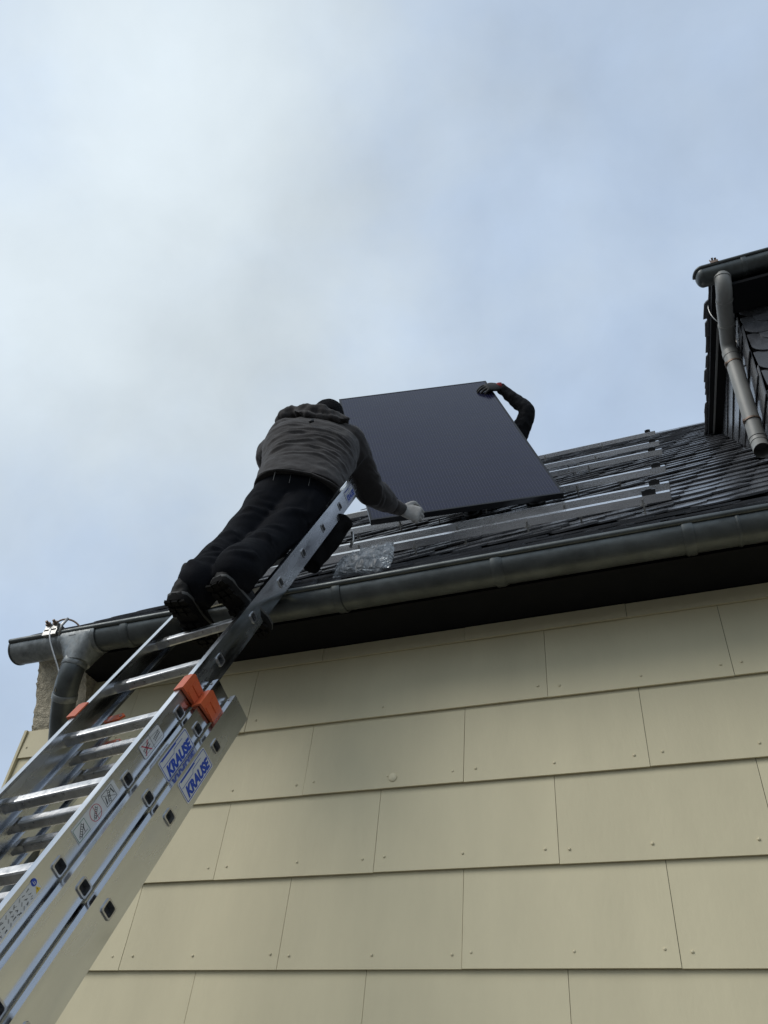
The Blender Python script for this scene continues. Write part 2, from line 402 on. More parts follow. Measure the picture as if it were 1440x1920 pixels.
for j in range(-40, 75):
    for i in range(-40, 60):
        a = (i+(.5 if j % 2 else 0))*PW; b = j*PH
        x = a*ca-b*sa+.05; s = a*sa+b*ca
        # the slate's own centre
        cx = x-.1*sa; cs = s+.1*ca
        if cs < -FLEN-.0 or cs > STOP-.05 or cx < XV+.07 or cx > XR-.05: continue
        if in_dormer(cx, cs): continue
        if -.11 < s < 0: s = -.002   # first full course above the bend
        rz = random.uniform(-.022, .022)
        plane = (uM, nM) if s >= -.005 else (uF, nF)
        o = rp(x, s, -.012+random.uniform(0, .002))
        ex = V((1, 0, 0)); u, n_ = plane
        ax = ex*math.cos(TH+rz)+u*math.sin(TH+rz); ay = -ex*math.sin(TH+rz)+u*math.cos(TH+rz)
        mw = Matrix((ax, ay, n_)).transposed().to_4x4(); mw.translation = o
        d = o-CAM; px = (720+1459.3*d.dot(cr2)/d.dot(cf), 960-1459.3*d.dot(cu2)/d.dot(cf)) if d.dot(cf) > 0 else (-999, 0)
        vis = -30 < px[0] < 1470 and 700 < px[1] < 1300 and x > -1.0
        if vis and 640 < px[0] < 1040 and px[1] < 930: vis = False
        score = (abs(n_.dot(d.normalized()))+.02)/d.length_squared if vis else -1/d.length_squared
        cand.append((score, mw, random.randrange(3)+(3 if s >= -.005 else 0)))
# starter course along the eaves
for i in range(int((XR-XV)/.22)):
    x = XV+.13+i*.22
    mw = Matrix((V((1, 0, 0)), uF, nF)).transposed().to_4x4(); mw.translation = rp(x, -FLEN-.005, -.012)
    cand.append((-1, mw, 0))
cand.sort(key=lambda c: -c[0])
rest = MB()
for i, (sc, mw, mi) in enumerate(cand):
    if i < 290 and sc > 0:
        o = bpy.data.objects.new('slate', SLM[mi]); col.objects.link(o); hp(o, roof); o.matrix_basis = mw
    else:
        rest.add([mw @ v for v in SL[mi].v], SL[mi].f)
rest.v = rest.v
ro = part(rest, 'slate_field', 'slate', roof); ro['kind'] = 'stuff'
rd = MB()
for i in range(int((XR-XV)/.3)):
    x = XV+.02+i*.3
    for sgn in (-1, 1):
        u = V((0, sgn*math.cos(PM), -math.sin(PM))); n_ = V((0, sgn*math.sin(PM), math.cos(PM)))
        c = V((x+.16, RIDGE.y, RIDGE.z+.012))+u*.075+n_*(.004+.004*(i % 2))
        rd.box(c, (.165, .085, .004), (V((1, 0, 0)), u, n_))
o = part(rd, 'ridge', 'slate', roof)

# ---- main gutter
GY, GZ, GR = -.30, 3.267, .0635
def gutter(mb, x0, x1, y, z, r, t=.0025, seg=16):
    prof = []
    for i in range(seg+1):
        a = math.pi+math.pi*i/seg
        prof.append((y+r*math.cos(a), z+r*math.sin(a)))
    inn = [(y+(r-t)*math.cos(math.pi+math.pi*i/seg), z+(r-t)*math.sin(math.pi+math.pi*i/seg)) for i in range(seg, -1, -1)]
    full = prof+inn
    n = 24
    mb.loft([[(x0+(x1-x0)*i/n, a, b) for a, b in full] for i in range(n+1)])
    # rolled bead along the front lip
    mb.tube([(x0+(x1-x0)*i/n, y-r-.004, z+.004) for i in range(n+1)], .0105, 12)
    return mb
GX0 = -1.965
gt = gutter(MB(), GX0, XR+.05, GY, GZ, GR)
gut = part(gt, 'gutter', 'zinc', smooth=40)
def endcap(x, y, z, r, name, parent, m_='zinc', th=.008):
    e = MB(); poly = [(x, y+r*math.cos(math.pi+math.pi*i/20), z+r*math.sin(math.pi+math.pi*i/20)) for i in range(21)]
    e.prism(poly, (th, 0, 0)); return part(e, name, m_, parent, 40)
endcap(GX0-.004, GY, GZ, GR+.003, 'stop_end', gut)
def strap(x, y, z, r, w, name, parent, t=.004, m_='zinc'):
    s = MB(); rs = []
    for xx, dr in ((x-w/2, 0.0005), (x-w/2, t), (x-w/2+.006, t+.002), (x+w/2-.006, t+.002), (x+w/2, t), (x+w/2, .0005)):
        rs.append([(xx, y+(r+dr)*math.cos(math.pi*1.0+math.pi*i/20), z+(r+dr)*math.sin(math.pi*1.0+math.pi*i/20)) for i in range(21)])
    s.loft(rs, closed=False); return part(s, name, m_, parent, 40)
for x in (-1.36, -.395, .215, .85, 1.75, 2.6, 3.5, 4.4): strap(x, GY, GZ, GR, .034, 'gutter_strap', gut, .004)
# seam lines, with solder lumps, between sections
for x in (-1.345, .232, 1.0): strap(x, GY, GZ, GR, .012, 'gutter_seam', gut, .0018)
# hopper outlet: saddle round the gutter narrowing to the pipe
HX = -1.60
hopper = MB()
r0 = GR+.006
rs = []
rect = lambda cx, cy, cz, hx, hy, k: [(cx+hx*sx_, cy+hy*sy_, cz) for sx_, sy_ in k]
k16 = [(max(-1, min(1, 1.35*math.cos(a))), max(-1, min(1, 1.35*math.sin(a)))) for a in [2*math.pi*(i+.5)/24 for i in range(24)]]
kc = [(math.cos(a), math.sin(a)) for a in [2*math.pi*(i+.5)/24 for i in range(24)]]
for tt in (0, .08, .2, .4, .6, .8, 1):
    q = min(1, max(0, (tt-.1)/.9)); hx = .098*(1-q)+.054*q; hy = .0715*(1-q)+.052*q
    kk = [(a*(1-q)+c_*q, b*(1-q)+d_*q) for (a, b), (c_, d_) in zip(k16, kc)]
    rs.append(rect(HX, GY, 3.262-.118*tt, hx, hy, kk))
hopper.loft(rs)
hp_o = part(hopper, 'hopper_outlet', 'zinc2', gut, 35)
sh_ = strap(HX, GY, GZ, GR, .19, 'hopper_saddle', gut, .006, 'zinc2')
sl_ = MB(); sl_.b2((HX-.03, GY-GR-.0075, GZ-.024), (HX+.005, GY-GR-.0055, GZ-.0215)); part(sl_, 'hopper_slot', 'black', gut)
# a mottled newer length at the gable end
newg = MB(); rs = []
for xx in (GX0+.004, HX-.1): rs.append([(xx, GY+(GR+.0012)*math.cos(math.pi+math.pi*i/20), GZ+(GR+.0012)*math.sin(math.pi+math.pi*i/20)) for i in range(21)])
newg.loft(rs, closed=False); part(newg, 'gutter_sleeve', 'zinc2', gut, 40)
# downpipe
def bez(ps, n=10):
    out = []
    for i in range(n+1):
        t_ = i/n; q = [V(p) for p in ps]
        while len(q) > 1: q = [q[j].lerp(q[j+1], t_) for j in range(len(q)-1)]
        out.append(q[0])
    return out
dp = MB(); path = bez([(HX-.012, GY, 3.15), (HX-.02, GY, 3.03), (-1.70, -.20, 2.99), (-1.735, -.10, 2.93), (-1.735, -.085, 2.80)], 18)+[V((-1.72, -.085, 2.4)), V((-1.72, -.085, .1))]
dp.tube(path, .0485, 20)
dpo = part(dp, 'downpipe', 'zinc', smooth=40)
for z_, r_, h_, i in ((3.145, .0525, .02, 0), (3.02, .0515, .014, 6), (2.80, .0525, .025, 17)):
    c = path[i]; d = (path[i+1]-path[max(i-1, 0)]).normalized()
    part(MB().tube([c-d*h_, c-d*(h_-.003), c+d*(h_-.003), c+d*h_], [r_-.002, r_, r_, r_-.002], 20), 'pipe_collar', 'zinc2', dpo, 40)
br = MB(); c = V((-1.73, -.09, 2.86)); br.tube([c+V((-.05, .03, .03)), c+V((-.075, .06, .03))], .005, 8); part(br, 'pipe_bracket', 'steel', dpo)
# lightning clamp with looped conductor
lc = MB(); LX = -1.735; ly = GY-GR-.004
lc.box((LX, ly, GZ+.006), (.036, .016, .014)); lc.box((LX-.02, ly+.004, GZ+.03), (.013, .02, .018)); lc.box((LX+.018, ly+.004, GZ+.03), (.013, .02, .018))
lco = part(lc, 'lightning_clamp', 'steel', smooth=30)
for dx in (-.022, .016):
    b_ = MB(); b_.tube([(LX+dx, ly-.035, GZ+.052), (LX+dx, ly+.03, GZ+.028)], .006, 8); b_.tube([(LX+dx, ly-.024, GZ+.048), (LX+dx, ly-.012, GZ+.044)], .0115, 6)
    part(b_, 'bolt', 'rust', lco)
wr = MB(); wr.tube(bez([(LX-.005, ly, GZ+.03), (LX-.02, ly, GZ+.11), (LX+.09, ly+.03, GZ+.10), (LX+.11, ly+.06, GZ+.02)], 14), .004, 8)
part(wr, 'conductor_wire', 'rust', lco, True)
wr = MB(); wr.tube(bez([(LX+.002, ly-.012, GZ+.035), (LX+.0, ly-.022, GZ-.02), (LX+.03, ly-.002, GZ-.06), (HX-.055, GY-.02, 3.10)], 14)+[V((HX-.056, GY-.005, 3.02))], .0042, 8)
part(wr, 'conductor_wire', 'steel', lco, True)
hk = MB(); hk.tube([(LX+.05, ly-.004, GZ-.012), (LX+.056, ly-.016, GZ+.03), (LX+.064, ly-.006, GZ+.07)], .006, 8); part(hk, 'clamp_hook', 'steel', lco, True)

# ---- dormer
DX, DY = 1.50, .91                  # cheek plane, front wall plane
DXR = 4.6
D0 = V((0, .60, 6.03)); DP = R(24.9); uD = V((0, math.cos(DP), math.sin(DP))); nD = V((0, -math.sin(DP), math.cos(DP)))
def dz(y): return D0.z+(y-D0.y)*math.tan(DP)
def mz(y): return ZB+(y-YB)*math.tan(PM)
ym = (D0.z-D0.y*math.tan(DP)-ZB+YB*math.tan(PM))/(math.tan(PM)-math.tan(DP))
ch = MB(); ch.prism([(DX, DY, mz(DY)-.1), (DX, DY, dz(DY)-.07), (DX, ym, dz(ym)-.07), (DX, ym, mz(ym)-.2)], (.06, 0, 0))
cheek = part(ch, 'dormer_cheek', 'deck')
frn = MB().b2((DX, DY-.0, mz(DY)-.1), (DXR, DY+.06, dz(DY)-.075)); front = part(frn, 'dormer_front', 'deck')
ch2 = MB(); ch2.prism([(DXR, DY, mz(DY)-.1), (DXR, DY, dz(DY)-.07), (DXR, ym, dz(ym)-.07), (DXR, ym, mz(ym)-.2)], (-.06, 0, 0)); part(ch2, 'dormer_cheek', 'slate')
dr = MB(); dr.prism([(1.375, .67, dz(.67)-.055), (1.375, .67, dz(.67)-.012), (1.375, ym+.25, dz(ym+.25)-.012), (1.375, ym+.05, dz(ym+.05)-.055)], (DXR+.13-1.375, 0, 0))
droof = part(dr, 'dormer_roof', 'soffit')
# soffit board under the verge and its pale edge
vb = MB(); vb.prism([(1.412, .66, dz(.66)-.075), (1.412, .66, dz(.66)-.056), (1.412, ym, dz(ym)-.056), (1.412, ym, dz(ym)-.075)], (.012, 0, 0)); part(vb, 'verge_strip', 'plaspipe', droof)
# dormer roof slates (edges show along the verge)
k = 0; Ld = (ym-.65)/math.cos(DP)
dsl = MB()
for j in range(int(Ld/.13)):
    for i in range(15):
        x = 1.36+.115+i*.22+(0 if j % 2 else .0)
        if x > DXR+.05: break
        mw = Matrix((V((1, 0, 0)), uD, nD)).transposed().to_4x4(); mw.translation = V((x+random.uniform(-.012, .006), .655, dz(.655)))+uD*(j*.13)+nD*(-.008)
        mm = mw @ Matrix.Rotation(random.uniform(-.03, .03), 4, 'Z')
        if i == 0:
            o = bpy.data.objects.new('slate', SLM[random.randrange(3)]); col.objects.link(o); hp(o, droof); o.matrix_basis = mm
        else: dsl.add([mm @ v for v in SL[1].v], SL[1].f)
o = part(dsl, 'slate_field', 'slate', droof); o['kind'] = 'stuff'
# hung slates on the cheek
hs = MB(); w_, h_ = .066, .26
hs.prism([(.0, -w_/2, 0), (.0, w_/2, 0), (.0, w_/2, h_), (.0, -w_/2, h_)], (-.006, 0, 0))
for i, v in enumerate(hs.v):
    v.x -= .016*(1-v.z/h_)+(.007 if v.y > 0 else 0.)
HSM = hs.mesh('hung_slate'); HSM.materials.append(M['slate'])
cnt = 0
for j in range(14):
    for i in range(46):
        y = DY+.03+i*.062+(.031 if j % 2 else 0); z = 4.35+j*.20+.020*(i)
        zb = mz(y+.05); zt = dz(y)-.07
        if z+h_ < zb+.04 or z > zt-.05 or y > ym-.03: continue
        o = bpy.data.objects.new('slate', HSM); col.objects.link(o); hp(o, cheek)
        zz = max(z, zb-.05); s_ = (min(z+h_, zt-.01)-zz)/h_
        if s_ < .12: bpy.data.objects.remove(o); continue
        o.matrix_basis = Matrix.Translation((DX-.001, y, zz)) @ Matrix.Rotation(random.uniform(-.025, .025), 4, 'X') @ Matrix.Diagonal((1, 1, s_, 1))
# scallop slates on the dormer front
fs = MB()
for j in range(22):
    for i in range(24):
        x = DX+.08+i*.14+(.07 if j % 2 else 0); z = mz(DY)-.05+j*.088
        if z > dz(DY)-.17 or x > DXR-.08: continue
        ax = V((1, 0, 0)); mw = Matrix((ax, V((0, 0, 1)), V((0, -1, 0)))).transposed().to_4x4(); mw.translation = V((x, DY-.003, z))
        mm = mw @ Matrix.Rotation(random.uniform(-.03, .03), 4, 'Z') @ Matrix.Diagonal((.68, .72, .8, 1))
        if x < 2.2:
            o = bpy.data.objects.new('slate', SLM[random.randrange(3)]); col.objects.link(o); hp(o, front); o.matrix_basis = mm
        else: fs.add([mm @ v for v in SL[0].v], SL[0].f)
o = part(fs, 'slate_field', 'slate', front); o['kind'] = 'stuff'
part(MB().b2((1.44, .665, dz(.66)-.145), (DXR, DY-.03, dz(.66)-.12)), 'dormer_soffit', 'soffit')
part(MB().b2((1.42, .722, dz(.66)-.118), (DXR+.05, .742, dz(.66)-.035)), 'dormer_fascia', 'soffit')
# dormer gutter
DGY, DGZ, DGR = .645, 6.045, .066
dg = gutter(MB(), 1.325, DXR+.15, DGY, DGZ, DGR); dgo = part(dg, 'dormer_gutter', 'zinc', smooth=40)
# rounded stop end
se = MB(); rs = []
for i in range(8):
    a = math.pi/2*i/7.0; rr = (DGR)*math.cos(a)*.999+.0008; xx = 1.327-.045*math.sin(a)
    rs.append([(xx, DGY+rr*math.cos(math.pi+math.pi*q/16), DGZ+rr*math.sin(math.pi+math.pi*q/16)) for q in range(17)])
se.loft(rs)
part(se, 'stop_end', 'zinc', dgo, 40)
be = MB(); be.tube([(1.327-.049*math.sin(a), DGY-(DGR+.004)*math.cos(a), DGZ+.004) for a in [math.pi/2*i/8 for i in range(9)]], .0105, 10); part(be, 'stop_end_bead', 'zinc', dgo, 40)
for x in (1.565, 2.3, 3.1): strap(x, DGY, DGZ, DGR, .03, 'gutter_strap', dgo)
cl2 = MB(); cl2.box((1.405, DGY-DGR-.002, DGZ+.012), (.022, .016, .012)); cl2.tube([(1.398, DGY-DGR-.02, DGZ+.05), (1.398, DGY-DGR+.02, DGZ+.02)], .006, 8); cl2.tube([(1.414, DGY-DGR-.02, DGZ+.042), (1.414, DGY-DGR+.02, DGZ+.018)], .007, 8)
cl2.tube([(1.39, DGY-DGR, DGZ+.02), (1.385, DGY-DGR, DGZ+.06)], .004, 6)
part(cl2, 'lightning_clamp', 'rust', dgo)
# dormer downpipe
pth = [V((1.435, DGY, DGZ-.055))]+bez([(1.43, DGY+.0, DGZ-.07), (1.425, DGY+.015, DGZ-.16), (1.42, .80, 5.925)], 7)+[V((1.42, .95, 5.91))]+bez([(1.42, 1.06, 5.905), (1.42, 1.13, 5.90), (1.42, 1.135, 5.80)], 6)+bez([(1.42, 1.23, 5.14), (1.42, 1.24, 5.07), (1.415, 1.19, 4.99)], 6)
d2 = MB(); d2.tube(pth, .047, 18, cap=False); d2.tube([p for p in reversed(pth)], .044, 18, cap=False)
d2o = part(d2, 'dormer_downpipe', 'plaspipe', smooth=40)
for (i, h_) in ((1, .006), (7, .006), (9, .008), (15, .02), (17, .006), (19, .005)):
    i = min(i, len(pth)-2); c = pth[i]; d = (pth[i+1]-pth[max(0, i-1)]).normalized()
    part(MB().tube([c-d*h_, c+d*h_], .051, 18), 'pipe_collar', 'plaspipe', d2o, 40)
for c in (V((1.42, 1.21, 5.26)), V((1.42, 1.145, 5.74))):
    part(MB().tube([c-V((0, 0, .007)), c+V((0, 0, .007))], .051, 18).box(c+V((-.045, -.02, 0)), (.009, .012, .008)).tube([c, c+V((.09, .05, 0))], .006, 6), 'pipe_clip', 'rust', d2o, 40)
cw = MB(); cw.tube(bez([(1.358, .95, 6.16), (1.345, .95, 6.1), (1.352, .96, 6.02), (1.39, .97, 5.97), (1.42, 1.0, 5.965)], 14), .0035, 6); part(cw, 'conductor_wire', 'steel', d2o, True)
cw = MB(); cw.tube(bez([(1.475, 1.10, 5.98), (1.47, 1.13, 5.8), (1.465, 1.17, 5.55), (1.45, 1.2, 5.4)], 12), .004, 6); part(cw, 'conductor_wire', 'steel', d2o, True)

# ------------------------------------------------------------------ mounting rails
RS = [(.15, .855, 'lowest of the six rails, nearest the gutter'), (.50, .868, 'second up from the gutter'),
      (1.35, .885, 'third up from the gutter'), (2.60, .916, 'fourth up from the gutter'),
      (3.48, .926, 'fifth rail up, just under the topmost'), (4.95, .942, 'topmost of the six rails, against the sky')]
ex = V((1, 0, 0))
RBASE = .050; RH = .042
for idx, (s, xr, why) in enumerate(RS):
    xl = -1.86
    o0 = rp((xl+xr)/2, s)
    rr = empty('mounting_rail', 'long silver aluminium solar rail on the slates, '+why, 'rail', o0, 'solar mounting rails on the roof')
    f = lambda x, du, dn: ex*(x-(xl+xr)/2)+uM*du+nM*dn
    pr2 = [(-.030, RBASE), (-.030, RBASE+RH), (-.005, RBASE+RH), (-.005, RBASE+RH-.012), (.005, RBASE+RH-.012), (.005, RBASE+RH), (.030, RBASE+RH), (.030, RBASE)]
    p_ = MB(); p_.prism([f(xl, a, b) for a, b in pr2], ex*(xr-xl)); p_.build('profile', 'railalu', rr)
    p_ = MB(); p_.prism([f(xr-.001, a*.99, b-.0003) for a, b in pr2], ex*.002); p_.build('end_plug_or_shade', 'blackp', rr)
    p_ = MB(); cx = xr-(.10 if idx == 0 else .055+.02*(idx % 2)); p_.box(f(cx, -.002, RBASE+RH+.012), (.028 if idx else .034, .016, .013), (ex, uM, nM)); p_.box(f(cx, .0, RBASE+RH+.026), (.016, .012, .003), (ex, uM, nM)); p_.build('end_clamp', 'blackp', rr)
    k = 0
    xs = [-.50, .13, .72, -1.1, -1.7] if idx == 0 else [xl+.25+.02*idx+q*.63 for q in range(5)]
    for x in xs:
        if x > xr-.05: continue
        p_ = MB(); side = -.037
        gz = -.002 if s > .1 else -.03
        p_.tube([f(x, side, -.004), f(x, side, RBASE+.028)], .0055, 8); p_.tube([f(x, side, .004), f(x, side, .011)], .017, 10); p_.tube([f(x, side, RBASE-.004), f(x, side, RBASE+.004)], .011, 6)
        p_.box(f(x, side/2-.004, RBASE-.003), (.016, .024, .003), (ex, uM, nM))
        p_.build('hanger_bolt', 'steel', rr, 40)
        if idx < 3 and x+.27 < xr-.02:
            p_ = MB(); x2 = x+.27; p_.tube([f(x2, .037, -.004), f(x2, .037, RBASE+.004)], .0055, 8); p_.tube([f(x2, .037, .004), f(x2, .037, .011)], .016, 10); p_.box(f(x2, .012, RBASE-.003), (.014, .022, .003), (ex, uM, nM)); p_.build('hanger_bolt', 'steel', rr, 40)
# loose roof hooks waiting on the third and fourth rail
for (x, s, lab) in ((.165, 1.43, 'bent black steel roof hook standing on the slates beside the panel corner'), (.22, 2.70, 'small bent roof hook standing higher up the slates behind the panel')):
    c = rp(x, s, .006)
    rk = empty('roof_hook', lab, 'roof hook', c, 'loose roof hooks on the slates')
    q = MB(); q.box(ex*-.03+nM*.05, (.007, .004, .055), ((ex*.92-nM*.35).normalized(), uM, (nM*.92+ex*-.35).normalized())); q.build('arm', 'blackp', rk)
    q = MB(); q.box(ex*.012+nM*.05, (.006, .004, .052), ((ex*.9+nM*.4).normalized(), uM, (nM*.9-ex*-.4).normalized())); q.build('brace', 'steel', rk)
    q = MB(); q.tube([ex*.045, ex*.04+nM*.1], .005, 8); q.tube([ex*.045+nM*.002, ex*.045+nM*.01], .015, 10); q.build('bolt', 'steel', rk)

# ------------------------------------------------------------------ solar panel
PMX = Matrix(((.9117, -.3115, .2678), (.3338, .1819, -.9249), (.2394, .9327, .2699)))
pc = V((-.4874, .8821, 5.3796))
axx = PMX.col[0].normalized(); axy = (PMX.col[1]-axx*axx.dot(PMX.col[1])).normalized(); axz = axx.cross(axy)
PWd, PHt, PT = 1.134, 1.733, .036
org = pc-axy*(PHt/2)
mw = Matrix((axx, axy, axz)).transposed().to_4x4(); mw.translation = org
panel = empty('solar_panel', 'black framed solar panel held upright on the roof by two workers', 'solar panel', mw=mw)
fw = .012
def fr(a, b): return MB().b2(a, b)
fr((-PWd/2, 0, -PT), (PWd/2, fw, 0)).build('frame_bar', 'pframe', panel)
fr((-PWd/2, PHt-fw, -PT), (PWd/2, PHt, 0)).build('frame_bar', 'pframe', panel)
fr((-PWd/2, fw+.0005, -PT), (-PWd/2+fw, PHt-fw-.0005, 0)).build('frame_bar', 'pframe', panel)
fr((PWd/2-fw, fw+.0005, -PT), (PWd/2, PHt-fw-.0005, 0)).build('frame_bar', 'pframe', panel)
fr((-PWd/2+fw, fw, -.006), (PWd/2-fw, PHt-fw, -.0015)).build('glass', 'solar', panel)
fr((-.10, PHt/2-.04, -.022), (.10, PHt/2+.04, -.0065)).build('junction_box', 'blackp', panel)

# ------------------------------------------------------------------ ladder
LP = V((-.617, -.037, 4.010)); l2 = V((-.029, .471, .8815)).normalized(); l1 = V((.995, -.069, .07)); l1 = (l1-l2*l1.dot(l2)).normalized(); l3 = l1.cross(l2)   # l3 points to the climber
BASE = 4.47
mw = Matrix((l1, l2, l3)).transposed().to_4x4(); mw.translation = LP-l2*BASE
ladder = empty('ladder', 'three-part aluminium extension ladder leaning against the zinc gutter', 'ladder', mw=mw)
LW = .40
def holed_web(mb, x0, x1, ya, yb, zc, hz, ks, rh=.0155):
    # thin plate between x0 and x1 with rounded square holes at the rungs
    n = 24
    def hole(yc): return [(yc+rh*max(-1, min(1, 1.25*math.cos(a))), zc+rh*max(-1, min(1, 1.25*math.sin(a)))) for a in [2*math.pi*(i+.5)/n for i in range(n)]]
    cuts = sorted(ks); bounds = [ya]+[(cuts[i]+cuts[i+1])/2 for i in range(len(cuts)-1)]+[yb]
    for yc, a, b in zip(cuts, bounds[:-1], bounds[1:]):
        hl = hole(yc); out = []
        for i in range(n):
            ang = 2*math.pi*(i+.5)/n; c_, s_ = math.cos(ang), math.sin(ang)
            # project on to the rectangle
            ty = ((b-yc) if c_ > 0 else (yc-a))/max(abs(c_), 1e-6); tz = hz/max(abs(s_), 1e-6); t_ = min(ty, tz)
            out.append([yc+c_*t_, zc+s_*t_])
        # snap the four corner points
        for (cy_, cz_) in ((b, zc+hz), (a, zc+hz), (a, zc-hz), (b, zc-hz)):
            i = min(range(n), key=lambda q: (out[q][0]-cy_)**2+(out[q][1]-cz_)**2); out[i] = [cy_, cz_]
        vs_ = []
        for x in (x0, x1): vs_ += [(x, y, z) for y, z in hl]+[(x, y, z) for y, z in out]
        fs_ = []
        for i in range(n):
            k = (i+1) % n
            fs_ += [(i, k, n+k, n+i), (2*n+i, 3*n+i, 3*n+k, 2*n+k), (i, 2*n+i, 2*n+k, k)]
            fs_.append((n+i, n+k, 3*n+k, 3*n+i))
        mb.add(vs_, fs_)
SECT = [(0., 0., .31, -2.75, 'top'), (.028, -.063, -1.49, -4.46, 'mid'), (.056, -.128, -1.49, -4.46, 'base')]
HZ = .0435
for si, (ow, oz, yt, yb, nm) in enumerate(SECT):
    ks = [BASE-.28*k for k in range(-1, 17) if yb+.08 < -.28*k < yt-.02]
    for sgn in (1, -1):
        xo = ow if sgn > 0 else -LW-ow
        st = MB()
        xa, xb = (xo-.002, xo) if sgn > 0 else (xo, xo+.002)
        holed_web(st, xa, xb, BASE+yb, BASE+yt, oz, HZ, ks)
        fx0, fx1 = (xo-.0195, xo-.0021) if sgn > 0 else (xo+.0021, xo+.0195)
        for zz in (oz+HZ-.0022, oz-HZ):
            st.b2((fx0, BASE+yb, zz), (fx1, BASE+yt, zz+.0022))
            xi = fx0 if sgn > 0 else fx1
            st.b2((xi, BASE+yb, zz+(.0022 if zz < oz else -.006)), (xi+(.002 if sgn > 0 else -.002), BASE+yt, zz+(.0082 if zz < oz else 0.)))
        st.build('stile', 'alu', ladder, fix=True)
    for yk in ks:
        rg = MB(); rh = .0148
        sq = lambda x, r_, tw=.0: [(x, yk+r_*max(-1, min(1, 1.25*math.cos(a))), oz+r_*max(-1, min(1, 1.25*math.sin(a)))) for a in [2*math.pi*(i+.5)/24 for i in range(24)]]
        xL, xR2 = -LW-ow, ow
        rg.loft([sq(xR2-.006, .0125), sq(xR2+.0035, .0132), sq(xR2+.0035, .0172), sq(xR2+.0008, .0178), sq(xR2-.004, rh+.0006), sq(xR2-.03, rh), sq(xL+.055, rh), sq(xL+.052, rh+.0012), sq(xL+.048, rh), sq(xL+.03, rh), sq(xL+.004, rh+.0006), sq(xL-.0008, .0178), sq(xL-.0035, .0172), sq(xL-.0035, .0132), sq(xL+.006, .0125)], cap=False)
        # inner tube; a black disc near its mouth paints in the hollow's shade
        rg.loft([sq(xR2-.006, .0125), sq(xL+.006, .0125)], cap=False)
        ro_ = rg.build('rung', 'rung', ladder, 40)
        if yk > BASE-2.7:
            pg = MB(); pg.loft([sq(xR2-.010, .0124), sq(xR2-.012, .0124)]); pg.build('end_plug_or_shade', 'blackp', ro_)
    if si:
        # orange guide caps clamped on the top ends, reaching over the stile in front
        for sgn in (1, -1):
            pz = SECT[si-1][1]; po = SECT[si-1][0]
            xo = po if sgn > 0 else -LW-po
            y0, y1 = BASE-1.632, BASE-1.560
            cpz = pz+HZ
            d = sgn
            cpm = MB()
            X = lambda q: xo+d*q
            def bb(a, b):
                lo_ = V((min(a[0], b[0]), min(a[1], b[1]), min(a[2], b[2]))); hi_ = V((max(a[0], b[0]), max(a[1], b[1]), max(a[2], b[2]))); cpm.b2(lo_, hi_)
            # wedge: slanted outer cheek + front lip
            poly = [(X(.003), y0+.012, pz-.022), (X(.003), y1, pz-.028), (X(.003), y1+.006, cpz+.0), (X(.003), y1-.004, cpz+.007), (X(.003), y0, cpz+.007)]
            cpm.prism(poly, (d*.009, 0, 0))
            poly = [(X(-.021), y0, cpz+.001), (X(.003), y0, cpz+.001), (X(.003), y0, cpz+.007), (X(-.021), y0, cpz+.005)]
            cpm.prism(poly, (0, y1-y0, 0))
            co = cpm.build('guide_cap', 'orange', ladder)
            rib = MB()
            for (ya_, yb_) in ((.010, .033), (.040, .064)):
                rib.box((X(.0125), y0+(ya_+yb_)/2, pz+.008), (.0015, (yb_-ya_)/2, .02))
            rib.build('cap_rib', 'orange', co)
            # flat latch tab riveted on the inner side of the left stile
        tb = MB(); xo = -LW-ow
        yq = BASE-1.50-.035*(si-1); poly = [(xo+.02, yq-.016, oz+.01), (xo+.075, yq-.016, oz+.01), (xo+.092, yq, oz+.01), (xo+.075, yq+.016, oz+.01), (xo+.02, yq+.016, oz+.01)]
        tb.prism(poly, (0, 0, -.006)); tbo = tb.build('latch_tab', 'orange', ladder)
        MB().tube([(xo+.076, yq, oz+.0095), (xo+.076, yq, oz+.0125)], .005, 10).build('rivet', 'steel', tbo)
    for sgn in (1, -1):
        if si == 2:
            xo = ow-.013 if sgn > 0 else -LW-ow+.013
            MB().b2((xo-.016, BASE+yb-.03, oz-.047), (xo+.016, BASE+yb+.05, oz+.047)).build('foot', 'blackp', ladder)
# ---- labels on the stiles
def text_mesh(body, size, shear=0., offset=0.):
    cu_ = bpy.data.curves.new('t', 'FONT'); cu_.body = body; cu_.size = size; cu_.shear = shear; cu_.offset = offset; cu_.extrude = .0002; cu_.resolution_u = 3
    cu_.align_x = 'CENTER'; cu_.align_y = 'CENTER'
    o = bpy.data.objects.new('t', cu_); col.objects.link(o); dg_ = bpy.context.evaluated_depsgraph_get()
    me = bpy.data.meshes.new_from_object(o.evaluated_get(dg_)); bpy.data.objects.remove(o); me.materials.clear(); return me
